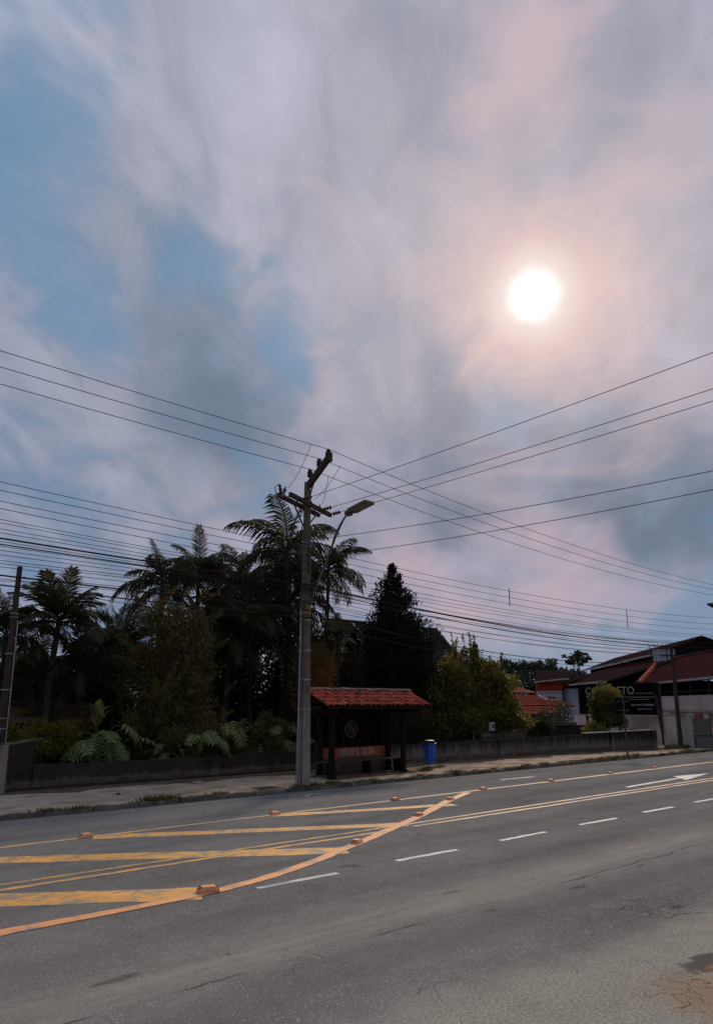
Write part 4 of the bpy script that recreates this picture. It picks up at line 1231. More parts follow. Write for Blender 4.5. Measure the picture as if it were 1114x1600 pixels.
def foliage(name, mat, parent, clumps, n, size, aspect=0.5, out=0.7, droop=0.25, shell=0.42, seed=1, floor=0.1, kind='stuff'):
    g = np.random.default_rng(seed)
    w = (clumps[:, 3] * clumps[:, 4] * clumps[:, 5]) ** 0.6
    k = g.choice(len(clumps), n, p=w / w.sum())
    d = g.normal(size=(n, 3))
    d /= np.linalg.norm(d, axis=1, keepdims=True)
    rr_ = g.random(n) ** shell * g.uniform(0.85, 1.12, n)
    rr_ = rr_ * np.where(g.random(n) < 0.10, g.uniform(1.05, 1.45, n), 1.0)
    C = clumps[k]
    P = C[:, :3] + d * C[:, 3:] * rr_[:, None]
    A = d * out + g.normal(size=(n, 3)) * 0.65
    A[:, 2] -= droop
    A /= np.linalg.norm(A, axis=1, keepdims=True)
    keep = P[:, 2] > floor
    P, A = P[keep], A[keep]
    sz = size * g.uniform(0.55, 1.3, len(P))
    org = np.array(ORG[parent.name])
    me = leaf_mesh(name, mat, P - org, A, sz, aspect, seed + 5)
    o = link_mesh(name, me, parent)
    if kind:
        o['kind'] = kind
    return o


def trunk(parent, base, top, r, limbs=6, spread=1.0, mat=None, seed=0, name='trunk'):
    g = random.Random(seed)
    base, top = Vector(base), Vector(top)
    q = MB()
    n = 6
    pts = [base.lerp(top, i / n) + Vector((g.uniform(-1, 1), g.uniform(-1, 1), 0)) * 0.04 * (0 < i < n) * (top - base).length / 2 for i in range(n + 1)]
    q.tube(pts, [r * (1 - 0.6 * i / n) for i in range(n + 1)], 8)
    for i in range(limbs):
        a = g.uniform(0, 6.28)
        p = pts[g.randint(2, n - 1)]
        e = p + Vector((math.cos(a) * spread, math.sin(a) * spread, g.uniform(0.4, 1.0) * spread))
        m_ = p.lerp(e, 0.5) + Vector((0, 0, 0.08 * spread))
        q.tube([p, m_, e], [r * 0.4, r * 0.26, r * 0.08], 5)
    return q.build(name, mat or M['bark'], parent, smooth=True)


def bush(name, label, cat, base, c, r, n, size, mat, seed, group=None, aspect=0.5, droop=0.25, k=14, trunk_r=0.07, sub=(0.32, 0.5), limbs=6, part='crown', shell=0.42, low=-0.8):
    t = thing(name, label, cat, base, group)
    trunk(t, base, (c[0], c[1], c[2] + r[2] * 0.2), trunk_r, limbs, min(r) * 0.8, None, seed, 'trunk' if 'tree' in name else 'stem')
    foliage(part, mat, t, clumps_for(c, r, k, sub, seed, low), n, size, aspect, 0.7, droop, shell, seed + 1)
    return t


# palm fronds: one mesh per posture, shared by every palm
def frond_mesh(name, e0, curl, mat, leaf=0.30, n=30, hang=0.5, seed=0, width=0.024):
    """a frond one metre long leaving the origin towards +X at elevation e0 (degrees) and bending over by curl"""
    g = random.Random(seed)
    q = MB()
    pts, tan = [], []
    p = Vector((0, 0, 0))
    m_ = 24
    for i in range(m_ + 1):
        s = i / m_
        e = rad(e0 - curl * s ** 1.25)
        tan.append(Vector((math.cos(e), 0, math.sin(e))))
        pts.append(p.copy())
        p = p + tan[-1] / m_
    q.tube(pts[::2], [0.013 * (1 - 0.8 * i / (m_ / 2)) + 0.002 for i in range(m_ // 2 + 1)], 4)
    for i in range(n):
        s = 0.14 + 0.85 * i / (n - 1)
        j = min(int(s * m_), m_ - 1)
        b0, t0 = pts[j].lerp(pts[j + 1], s * m_ - j), tan[j]
        L = leaf * (math.sin(math.pi * (0.12 + 0.80 * s)) ** 0.75) * g.uniform(0.8, 1.1)
        for sd in (-1, 1):
            side = Vector((0, sd, 0))
            up_ = t0.cross(side) * sd
            d1 = (side * 0.8 + t0 * (0.55 + 0.5 * s) + Vector((0, 0, -hang * 0.35)) + Vector((g.uniform(-.12, .12), g.uniform(-.1, .1), g.uniform(-.15, .12)))).normalized()
            d2 = (d1 * 0.6 + t0 * 0.25 + Vector((0, 0, -hang))).normalized()
            m1 = b0 + d1 * L * 0.5
            tip = m1 + d2 * L * 0.5
            w = t0 * width * 0.5
            q.face(b0 - w * 0.6, b0 + w * 0.6, m1 + w, m1 - w)
            q.face(m1 - w, m1 + w, tip)
    return q.mesh(name, mat)


WID = 0.034
FR = {}
for kk, mt in (('green', M['palm_leaf']), ('dry', M['palm_dry'])):
    FR[kk] = [frond_mesh('frond', e0, cu, mt, lf * 1.15, 44, hg * 1.35, i, 0.024) for i, (e0, cu, lf, hg) in enumerate(
        ((82, 25, .24, .25), (72, 70, .30, .5), (60, 95, .33, .7), (48, 105, .34, .8), (35, 105, .34, .9), (20, 100, .34, .95), (2, 85, .33, 1.0), (-25, 60, .30, 1.0)))]
FR['stiff'] = [frond_mesh('frond', e0, cu, M['palm_leaf'], lf * 1.1, 36, 0.35, 20 + i, 0.036) for i, (e0, cu, lf) in enumerate(
    ((84, 18, .30), (66, 45, .33), (50, 60, .34), (34, 70, .34), (18, 70, .34), (2, 60, .32)))]


def palm(label, base, top, L, n, seed, style='green', group='palms in the garden', r=0.085, dry=0, low=7, spear=True, cat='palm'):
    g = random.Random(seed)
    t = thing('palm_tree', label, cat, base, group)
    base, top = Vector(base), Vector(top)
    nn = 9
    lean = Vector((g.uniform(-1, 1), g.uniform(-1, 1), 0)) * 0.12
    pts = [base.lerp(top, i / nn) + lean * math.sin(math.pi * i / nn) for i in range(nn + 1)]
    MB().tube(pts, [r * (1.25 - 0.5 * i / nn) for i in range(nn + 1)], 8).build('trunk', M['palm_bark'], t, smooth=True)
    meshes = FR[style][:low + 1]
    if style != 'stiff':
        MB().tube([top - Vector((0, 0, .05)), top + Vector((0, 0, 0.35 * L))], [r * 0.95, r * 0.5], 8).build('crown_shaft', M['mid_leaf'], t, smooth=True)
        top = top + Vector((0, 0, 0.28 * L))
    for i in range(n):
        if spear and i == 0:
            me = meshes[0]
        else:
            me = meshes[1 + int((i / n) * (len(meshes) - 1) * 0.999)]
        if dry and i >= n - dry:
            me = FR['dry'][-1 - g.randint(0, 1)]
        o = link_mesh('frond', me, t, top + Vector((0, 0, -0.08 * L * i / n)))
        o.rotation_euler = (g.uniform(-.25, .25), g.uniform(-.15, .15), i * 2.399 + seed + g.uniform(-.3, .3))
        k = L * g.uniform(0.85, 1.12)
        o.scale = (k, k, k)
    return t


palm('feathery palm with stiff upright fronds, right of the dark left pole', (9.1, 22.1, 0.1), (9.05, 22.0, 4.45), 1.65, 24, 1, 'stiff', r=0.10)
palm('palm at the left edge, crown half hidden by the dark left pole', (8.2, 23.2, 0.1), (8.0, 23.1, 3.6), 1.5, 20, 2)
palm('palm with drooping crown, left one of the pair above the brownish bush', (13.4, 24.0, 0.1), (13.4, 24.0, 5.65), 1.85, 19, 3)
palm('palm with a dry crown tip, right one of the pair above the brownish bush', (15.1, 24.5, 0.1), (15.13, 24.5, 6.35), 1.8, 20, 4, dry=1)
palm('tallest palm of the clump, its fronds arching out left of the utility pole', (18.2, 23.2, 0.1), (18.15, 23.1, 7.15), 2.6, 18, 5.4)
palm('tall palm of the clump right of the utility pole, with a hanging dry frond', (20.5, 23.5, 0.1), (20.62, 23.5, 6.9), 2.05, 18, 6, dry=3)
palm('palm deep in the clump, its crown left of and below the tallest palm', (17.6, 25.0, 0.1), (17.5, 25.0, 5.7), 2.3, 20, 7.2)
palm('palm low in the clump, crown just left of the pole shaft', (17.0, 23.4, 0.1), (16.9, 23.4, 4.5), 2.1, 19, 8)
palm('lower palm in the clump, behind the pole shaft beneath the tallest crown', (19.2, 24.2, 0.1), (19.2, 24.2, 5.4), 2.2, 18, 9.3)
palm('slender palm at the back of the clump with a small crown', (19.9, 25.6, 0.1), (20.0, 25.6, 6.8), 1.9, 17, 9.9)
palm('small spiky palm right of the pole, poking above the shingle roof', (19.6, 21.9, 0.1), (19.75, 21.9, 4.5), 0.9, 16, 10, 'stiff', r=0.06)
palm('short dark palm with long drooping fronds, below the feathery palm', (10.1, 22.6, 0.1), (10.05, 22.5, 2.5), 1.8, 20, 11, low=7)
palm('short dark palm between the feathery palm and the brownish bush', (11.6, 23.2, 0.1), (11.65, 23.2, 3.3), 1.9, 22, 12.5)
palm('dark palm behind the bare tree, fronds drooping over the low mossy roof', (12.0, 24.6, 0.1), (11.9, 24.6, 2.9), 2.0, 20, 13.1)
palm('palm tucked between the brownish bush and the tall clump', (15.6, 23.0, 0.1), (15.65, 23.0, 4.0), 2.0, 22, 14)
palm('low dark palm left of the feathery palm trunk', (8.9, 23.6, 0.1), (8.95, 23.6, 2.4), 1.7, 18, 17.3)

# bare tree
t = thing('bare_tree', 'leafless grey tree with thin twigs behind the palms on the left', 'tree', (12.9, 26.0, 0.1))
g = random.Random(3)
q = MB()
q.tube([(12.9, 26, 0), (12.85, 26, 2.5), (12.8, 26, 4.2)], [0.10, 0.08, 0.06], 6)
q.build('trunk', M['bark'], t, smooth=True)
q = MB()


def twig(p, d, L, r, depth):
    e = p + d * L
    m_ = p.lerp(e, 0.5) + Vector((g.uniform(-1, 1), g.uniform(-1, 1), g.uniform(-1, 1))) * L * 0.06
    q.tube([p, m_, e], [r, r * 0.8, r * 0.55], 4)
    if depth:
        for k in range(3 if depth > 1 else 3):
            d2 = (d + Vector((g.uniform(-1, 1), g.uniform(-1, 1), g.uniform(-.5, .8))) * 0.62).normalized()
            twig(p.lerp(e, g.uniform(0.45, 1.0)), d2, L * g.uniform(0.55, 0.8), r * 0.55, depth - 1)


for k in range(7):
    a = k * 0.9
    twig(Vector((12.8, 26, 3.3 + 0.14 * k)), Vector((math.cos(a) * .55, math.sin(a) * .4, 0.9)).normalized(), 1.15, 0.045, 3)
o = q.build('branches', M['bark'], t)
o['kind'] = 'stuff'

# dark trees filling the back of the garden
GB = 'dark trees at the back of the garden'
for i, (x, y, z, rx, ry, rz, n, lab) in enumerate((
        (10.6, 26.0, 2.0, 1.9, 1.3, 1.7, 9000, 'dark leafy tree far left behind the mossy roof'),
        (13.6, 26.6, 2.2, 2.0, 1.4, 2.2, 11000, 'dark leafy tree behind the bare tree and short palms'),
        (16.6, 26.6, 2.8, 2.1, 1.5, 2.8, 13000, 'dark leafy tree behind the brownish bush'),
        (19.6, 27.0, 3.2, 2.1, 1.6, 3.0, 14000, 'dark leafy tree behind the tall palm clump'),
        (22.6, 27.0, 2.7, 1.9, 1.5, 2.6, 10000, 'dark leafy tree left of the conifer'),
        (8.6, 25.0, 1.5, 1.4, 1.0, 1.4, 5000, 'dark shrubby tree at the left edge under the palm'))):
    bush('broadleaf_tree', lab, 'tree', (x, y, 0.1), (x, y, z), (rx, ry, rz), n, 0.19, M['dark_leaf'], 40 + i, GB, 0.55, 0.3, 20, 0.12)
# thin leafy trees inside the clump, with sky between the leaves
for i, (x, y, z, rx, ry, rz, n, lab) in enumerate((
        (16.4, 24.2, 4.3, 1.0, 0.9, 1.6, 3000, 'loose leafy tree with sky showing through, left inside the palm clump'),
        (18.6, 22.6, 3.6, 1.1, 0.8, 2.2, 3800, 'loose leafy tree right behind the pole shaft in the palm clump'),
        (20.6, 22.5, 2.6, 1.1, 0.8, 1.6, 3600, 'dark bushy tree right of the pole shaft above the shelter roof'))):
    bush('garden_tree', lab, 'tree', (x, y, 0.1), (x, y, z), (rx, ry, rz), n, 0.13, M['dark_leaf'], 60 + i, 'loose trees in the palm clump', 0.5, 0.4, 16, 0.07)

# the big vine-covered bush
t = thing('vine_covered_bush', 'tall brownish vine-covered bush with hanging creepers, in the middle of the left garden', 'bush', (12.7, 21.6, 0.1))
trunk(t, (12.7, 21.7, 0), (12.6, 21.6, 3.6), 0.14, 8, 1.2, None, 5, 'stem')
vc = np.array([[12.55, 21.6, 1.6, 1.45, 0.95, 1.6], [12.45, 21.6, 3.4, 1.15, 0.85, 1.3], [12.35, 21.6, 4.55, 1.0, 0.7, 0.75], [13.5, 21.4, 1.3, 0.9, 0.7, 1.3],
               [11.6, 21.4, 1.2, 0.85, 0.6, 1.2], [13.3, 21.5, 3.0, 0.7, 0.6, 0.9], [11.4, 21.5, 3.0, 0.8, 0.55, 0.9], [11.7, 21.5, 4.8, 0.5, 0.4, 0.45], [13.2, 21.5, 4.4, 0.6, 0.4, 0.6],
               [12.9, 21.1, 2.4, 0.7, 0.5, 0.8], [12.0, 21.1, 2.0, 0.7, 0.5, 0.8]])
vc = np.concatenate([vc] + [clumps_for(v[:3], v[3:], 7, (0.3, 0.45), 200 + i)[1:] for i, v in enumerate(vc)])
q = MB()
g = random.Random(33)
sprig = []
for k in range(60):
    v = vc[g.randint(0, 10)]
    a = g.uniform(0, 6.28)
    p = Vector((v[0] + v[3] * .8 * math.cos(a), v[1] + v[4] * .8 * math.sin(a), v[2] + v[5] * g.uniform(.2, .9)))
    e = p + Vector((math.cos(a) * g.uniform(.2, .7), math.sin(a) * .3, g.uniform(.1, .7)))
    q.tube([p, p.lerp(e, .5) + Vector((0, 0, .06)), e], 0.009, 3, False)
    sprig += [[*p.lerp(e, .3 + .7 * j / 5), .10, .10, .09] for j in range(6)]
q.build('branches', M['bark'], t)['kind'] = 'stuff'
foliage('sprig_leaves', M['vine_leaf'], t, np.array(sprig), 2600, 0.085, 0.5, 0.7, 0.2, 0.6, 78)
foliage('leaves', M['vine_leaf'], t, vc, 26000, 0.085, 0.5, 0.4, 0.7, 0.4, 71)
foliage('leaves', M['mid_leaf'], t, vc * np.array([1, 1, 1, .92, .92, .95]), 7000, 0.10, 0.55, 0.4, 0.5, 0.5, 72)
q = MB()
g = random.Random(9)
for k in range(110):
    v = vc[g.randint(0, 10)]
    a = g.uniform(3.4, 6.0)
    p = Vector((v[0] + v[3] * math.cos(a), v[1] + v[4] * math.sin(a), v[2] + v[5] * g.uniform(-.3, .7)))
    L = g.uniform(0.5, 1.6)
    pts = [p]
    for j in range(4):
        pts.append(pts[-1] + Vector((g.uniform(-.09, .09), g.uniform(-.05, .03), -L / 4)))
    if pts[-1].z > 0.1:
        q.tube(pts, 0.008, 3, False)
o = q.build('vines', M['vine'], t)
o['kind'] = 'stuff'

# rust-coloured shrub, yellow-green shrubs, fillers
bush('rusty_shrub', 'rust-brown shrub right of the pole, above the shelter roof', 'shrub', (18.1, 21.2, 0.1), (18.05, 21.1, 2.75), (1.05, 0.8, 1.45), 13000, 0.062, M['rust_leaf'], 81, None, 0.4, 0.1, 20, 0.06)
bush('yellow_shrub', 'low yellow-green shrub spilling over the side wall on the left', 'shrub', (8.7, 21.6, 0.1), (8.75, 21.4, 1.15), (0.95, 0.6, 0.65), 5200, 0.085, M['yellow_leaf'], 82, 'yellow-green shrubs by the side wall', 0.5, 0.25, 16, 0.04)
bush('yellow_shrub', 'yellow-green shrub between the side wall and the lobed leaves', 'shrub', (9.6, 21.7, 0.1), (9.65, 21.5, 1.1), (0.6, 0.5, 0.7), 3000, 0.085, M['yellow_leaf'], 83, 'yellow-green shrubs by the side wall', 0.5, 0.25, 12, 0.04)
bush('yellow_shrub', 'small yellow-green shrub behind the pale wall end, by the left pole', 'shrub', (7.75, 21.1, 0.1), (7.85, 21.1, 1.1), (0.55, 0.4, 0.5), 2200, 0.08, M['yellow_leaf'], 84, 'yellow-green shrubs by the side wall', 0.5, 0.25, 10, 0.03)
for i, (x, y, z, rx, rz, n, lab) in enumerate((
        (10.6, 21.0, 0.75, 0.9, 0.75, 3000, 'dark undergrowth shrub behind the big lobed leaves on the left'),
        (12.3, 20.5, 0.75, 0.9, 0.75, 4500, 'low leafy shrub at the foot of the vine-covered bush'),
        (13.9, 20.45, 0.85, 0.95, 0.9, 6500, 'small-leaved shrub among the lobed leaves, left half'),
        (15.2, 20.45, 0.85, 0.95, 0.95, 6500, 'small-leaved shrub among the lobed leaves, left of the pole'),
        (16.5, 20.5, 0.95, 0.8, 1.0, 5000, 'small-leaved shrub beside the shelter back, behind the pole'),
        (18.6, 20.6, 1.1, 1.0, 1.1, 4200, 'dark shrub directly behind the shelter boards'),
        (20.6, 20.6, 1.0, 1.0, 1.0, 4200, 'dark shrub behind the shelter, right of its boards'),
        (22.6, 20.6, 1.0, 1.1, 1.0, 4600, 'dark shrub behind the blue bin'))):
    bush('shrub', lab, 'shrub', (x, y, 0.1), (x, y, z), (rx, 0.55, rz), n, 0.085, M['mid_leaf' if i in (2, 3, 1) else 'dark_leaf'], 90 + i, 'undergrowth shrubs behind the low wall', 0.5, 0.3, 12, 0.03)


# lobed philodendron leaves, each one a part
def lobed_leaf(mat, seed, lobes=8, droop=0.55):
    """blade one metre long from the stalk end along +X, split nearly to the midrib"""
    g = random.Random(seed)
    q = MB()

    def mid(s):
        return Vector((s * (1 - 0.10 * s), 0, -droop * s * s * 0.6 + 0.05 * math.sin(3 * s)))
    n = lobes
    for sd in (-1, 1):
        for i in range(n):
            s0, s1 = i / n, (i + 0.92) / n
            L = 0.46 * (math.sin(math.pi * (0.18 + 0.74 * (i + 0.5) / n)) ** 0.8) * g.uniform(0.88, 1.1)
            fw_ = 0.10 + 0.5 * (i / n) - 0.25 * (i == 0)
            d = Vector((fw_, sd, 0)).normalized()
            sag = 0.22 + 0.1 * g.random()
            prev = (mid(s0), mid(s1))
            wid = (mid(s1) - mid(s0))
            for j in range(1, 4):
                u = j / 3
                c = mid((s0 + s1) / 2) + d * L * u + Vector((0, 0, 0.10 * L * math.sin(math.pi * u) - sag * L * u * u))
                k = (1.02, 0.86, 0.16)[j - 1] * 0.5
                cur = (c - wid * k, c + wid * k)
                q.face(prev[0], prev[1], cur[1], cur[0])
                prev = cur
    q.tube([mid(i / 6) + Vector((0, 0, .006)) for i in range(7)], [0.012 * (1 - 0.12 * i) for i in range(7)], 4)
    q.tube([mid(0), Vector((-0.25, 0, -0.18)), Vector((-0.42, 0, -0.62))], [0.014, 0.018, 0.02], 5)
    return q.mesh('leaf', mat)


LL = [lobed_leaf(M['phil_leaf'], i, 7 + i % 3, 0.4 + 0.15 * i) for i in range(4)]


def philodendron(label, c, n, size, spread, seed, group='plants with big lobed leaves'):
    g = random.Random(seed)
    t = thing('philodendron', label, 'plant', (c[0], c[1], 0.1), group)
    MB().tube([(c[0], c[1], 0.0), (c[0] + 0.05, c[1], c[2] * 0.5), (c[0], c[1] - 0.05, c[2] * 0.75)], [0.06, 0.05, 0.04], 6).build('stem', M['bark'], t)
    for i in range(n):
        a = -math.pi / 2 + (i / max(n - 1, 1) - 0.5) * 4.2 + g.uniform(-.3, .3)
        rr2 = spread * g.uniform(0.45, 1.0)
        z = c[2] + g.uniform(-0.5, 0.5) * spread * 0.9
        o = link_mesh('leaf', LL[i % 4], t, (c[0] + math.cos(a) * rr2 * 0.9, c[1] + math.sin(a) * rr2 * 0.45, z))
        o.rotation_euler = (g.uniform(-.6, .6), g.uniform(-0.1, 1.05), a + g.uniform(-.7, .7))
        k = size * g.uniform(0.75, 1.15)
        o.scale = (k, k, k)
    return t


philodendron('big glossy plant with large lobed leaves, left of the vine-covered bush', (10.15, 20.75, 1.12), 17, 0.78, 0.95, 1)
philodendron('small lobed-leaved plant low at the foot of the vine-covered bush', (11.9, 20.45, 0.82), 8, 0.5, 0.5, 2)
philodendron('lobed-leaved plant right of the vine-covered bush, leaf tips over the wall', (13.35, 20.5, 1.15), 13, 0.68, 0.75, 3)
philodendron('lobed-leaved plant in the middle between the brownish bush and the pole', (14.35, 20.6, 1.30), 12, 0.66, 0.7, 4)
philodendron('lobed-leaved plant nearest the pole on its left', (15.75, 20.5, 1.12), 13, 0.62, 0.7, 5)
philodendron('pale lobed-leaved plant lying low on the wall, left of the pole', (15.0, 20.35, 0.82), 8, 0.55, 0.5, 6)
philodendron('lobed-leaved plant showing just right of the pole foot', (16.9, 20.45, 1.0), 8, 0.52, 0.5, 7)


def broad_leaf(mat, curl, w=0.13, seed=0):
    q = MB()
    n = 9
    pts = []
    p = Vector((0, 0, 0))
    for i in range(n + 1):
        e = rad(80 - curl * (i / n) ** 1.5)
        pts.append((p.copy(), Vector((math.cos(e), 0, math.sin(e)))))
        p = p + pts[-1][1] / n
    for i in range(1, n):
        for sd in (-1, 1):
            def edge(j):
                s = j / n
                ww = w * (math.sin(math.pi * min(1, max(0.02, (s - 0.1) / 0.9)) ** 0.8)) ** 0.6
                nrm = Vector((-pts[j][1].z, 0, pts[j][1].x))
                return pts[j][0] + Vector((0, sd * ww, 0)) + nrm * ww * 0.25
            q.face(pts[i][0], pts[i + 1][0], edge(i + 1), edge(i))
    q.tube([a[0] for a in pts], [0.02 * (1 - 0.09 * i) for i in range(n + 1)], 4)
    return q.mesh('leaf', mat)


BL = [broad_leaf(M['banana_leaf'], 12, 0.17), broad_leaf(M['phil_leaf'], 75, 0.12), broad_leaf(M['phil_leaf'], 115, 0.11)]
t = thing('banana_plant', 'plant with one upright bright green paddle leaf and arching dark ones, over the lobed leaves', 'plant', (10.0, 21.1, 0.1))
for i, (me, a, k, tl) in enumerate(((0, 4.4, 1.05, 0.0), (0, 1.2, 0.85, 0.35), (1, 3.6, 0.95, .1), (1, 5.6, 0.9, .1), (2, 2.9, 1.1, 0), (2, 0.2, 1.0, .1), (2, 4.6, 0.95, .2), (1, 0.9, 0.8, .2), (2, 3.3, 0.85, .3))):
    o = link_mesh('leaf', BL[me], t, (10.0, 21.1, 1.42 + 0.08 * (i % 3)))
    o.rotation_euler = (0, tl, a)
    k *= 0.82
    o.scale = (k, k * 1.15, k)
MB().tube([(10.0, 21.1, 0.05), (10.0, 21.1, 1.5)], [0.09, 0.05], 8).build('stem', M['mid_leaf'], t)

# conifer: whorls of branches with upswept sprays
def conifer(label, base, tops, rmax, n_br, n_leaf, seed, group=None, slope=0.43, z0=0.2):
    g = np.random.default_rng(seed)
    H = tops[0][2]
    t = thing('conifer', label, 'tree', base, group)
    for tp in tops:
        MB().tube([(base[0], base[1], 0), ((base[0] + tp[0]) / 2, (base[1] + tp[1]) / 2, tp[2] * .5), tp], [0.16, 0.10, 0.012], 6).build('trunk', M['bark'], t, smooth=True)
    Ps, As, Ss = [], [], []
    q = MB()
    for b_ in range(n_br):
        tp = tops[b_ % len(tops)] if g.random() < 0.6 else tops[0]
        z = z0 + (tp[2] - z0) * (1 - (1 - g.random()) ** 0.62) if b_ > 24 else tp[2] - 1.3 * g.random()
        R = min(rmax, max(0.10, (tp[2] - z) * slope)) * g.uniform(0.55, 1.16)
        a = g.uniform(0, 6.283)
        fx = base[0] + (tp[0] - base[0]) * z / tp[2]
        fy = base[1] + (tp[1] - base[1]) * z / tp[2]
        d = np.array([math.cos(a), math.sin(a), g.uniform(0.05, 0.5)])
        s0 = np.array([fx, fy, z])
        e = s0 + d * R
        if b_ % 3 == 0:
            q.tube([tuple(s0), tuple((s0 + e) / 2 + [0, 0, -0.04]), tuple(e)], [0.02, 0.014, 0.006], 3, False)
        m_ = max(8, int(n_leaf * (0.25 + R / rmax)))
        u = g.random(m_) ** 0.6
        P = s0 + np.outer(u, e - s0) + g.normal(size=(m_, 3)) * (0.05 + 0.10 * R) * np.array([1, 1, .7])
        P[:, 2] += u * u * 0.10 * R
        A = d + g.normal(size=(m_, 3)) * 0.5
        A[:, 2] += 0.55
        Ps.append(P)
        As.append(A / np.linalg.norm(A, axis=1, keepdims=True))
        Ss.append(g.uniform(0.12, 0.27, m_))
    q.build('branches', M['bark'], t)['kind'] = 'stuff'
    P, A, Sz = np.concatenate(Ps), np.concatenate(As), np.concatenate(Ss)
    o = link_mesh('crown', leaf_mesh('crown', M['conifer_leaf'], P - np.array(base), A, Sz, 0.32, seed), t)
    o['kind'] = 'stuff'


conifer('tall dark conifer with a double tip, right behind the shelter', (25.0, 24.0, 0.1), ((24.9, 24.0, 8.35), (25.45, 24.0, 8.0)), 1.75, 700, 66, 3)
conifer('narrow dark conifer on the left of the tall one, against the shingle roof', (23.4, 25.0, 0.1), ((23.5, 25.0, 5.3),), 0.9, 240, 40, 4, slope=0.33)

# olive tree right of the shelter
tr = thing('broadleaf_tree', 'olive-green spreading tree with loose shoots on top, right of the shelter', 'tree', (28.4, 22.6, 0.1))
trunk(tr, (28.4, 22.7, 0), (28.4, 22.6, 3.3), 0.14, 9, 1.7, None, 15)
oc = np.concatenate([clumps_for(c, r, 12, (0.3, 0.48), 300 + i) for i, (c, r) in enumerate((
    ((27.3, 22.5, 2.7), (1.6, 1.1, 1.35)), ((29.6, 22.5, 2.45), (1.9, 1.2, 1.35)), ((28.3, 22.4, 3.5), (1.6, 0.9, 0.9)), ((26.3, 22.2, 1.6), (1.0, 0.8, 1.2)), ((31.2, 22.6, 1.9), (1.3, 0.9, 1.1)), ((28.2, 22.1, 1.5), (1.9, 0.9, 0.9)), ((26.0, 22.3, 2.7), (0.9, 0.7, 1.0)), ((30.4, 22.5, 3.1), (1.0, 0.8, 0.7)), ((27.0, 22.4, 3.5), (0.8, 0.7, 0.6)), ((30.0, 22.0, 1.4), (1.7, 0.8, 0.8))))])
foliage('crown', M['tree_leaf'], tr, oc, 40000, 0.145, 0.5, 0.6, 0.35, 0.4, 55)
shoots = []
g = random.Random(21)
q = MB()
for k in range(15):
    x = g.uniform(26.6, 30.6)
    p = Vector((x, 22.4, 3.6))
    e = p + Vector((g.uniform(-.35, .35), 0, g.uniform(0.7, 1.75) * (1 if 27 < x < 29.4 else 0.55)))
    q.tube([p, p.lerp(e, .5) + Vector((.05, 0, 0)), e], 0.009, 3, False)
    for j in range(9):
        c = p.lerp(e, 0.35 + 0.65 * j / 8)
        shoots.append([c.x, c.y, c.z, .11, .1, .09])
q.build('branches', M['bark'], tr)['kind'] = 'stuff'
foliage('shoot_leaves', M['tree_leaf'], tr, np.array(shoots), 1000, 0.12, 0.45, 0.8, 0.1, 0.6, 57)

smt = bush('small_tree', 'small round dense tree with yellowish tips in front of the black billboard', 'tree', (36.7, 20.6, 0.1), (36.8, 20.5, 1.85), (1.1, 0.95, 1.12), 13000, 0.115, M['mid_leaf'], 101, None, 0.5, 0.1, 26, 0.08, (0.25, 0.4))
foliage('young_leaves', M['yellow_leaf'], smt, np.array([[36.6, 20.3, 2.75, .6, .5, .3], [37.1, 20.2, 2.5, .6, .4, .4], [36.2, 20.3, 2.3, .5, .4, .5]]), 1500, 0.11, 0.5, 0.7, -0.1, 0.5, 111)
bush('shrub', 'dark shrub in front of the red-roofed house', 'shrub', (33.3, 22.6, 0.1), (33.6, 22.6, 0.95), (1.0, 0.7, 0.65), 3500, 0.11, M['dark_leaf'], 102, 'shrubs beyond the right wall', 0.5, 0.2, 14, 0.04)
bush('shrub', 'sparse greyish shrub right of the red-roofed house', 'shrub', (36.0, 23.4, 0.1), (36.2, 23.4, 1.5), (1.2, 0.7, 0.95), 2600, 0.09, M['grey_leaf'], 103, 'shrubs beyond the right wall', 0.45, 0.2, 16, 0.05)
bush('shrub', 'low yellowish shrub at the foot of the small round tree', 'shrub', (35.2, 20.4, 0.1), (35.3, 20.3, 0.85), (0.7, 0.5, 0.4), 1500, 0.09, M['yellow_leaf'], 104, 'shrubs beyond the right wall', 0.5, 0.2, 10, 0.03)

# ------------------------------------------------------------------ houses


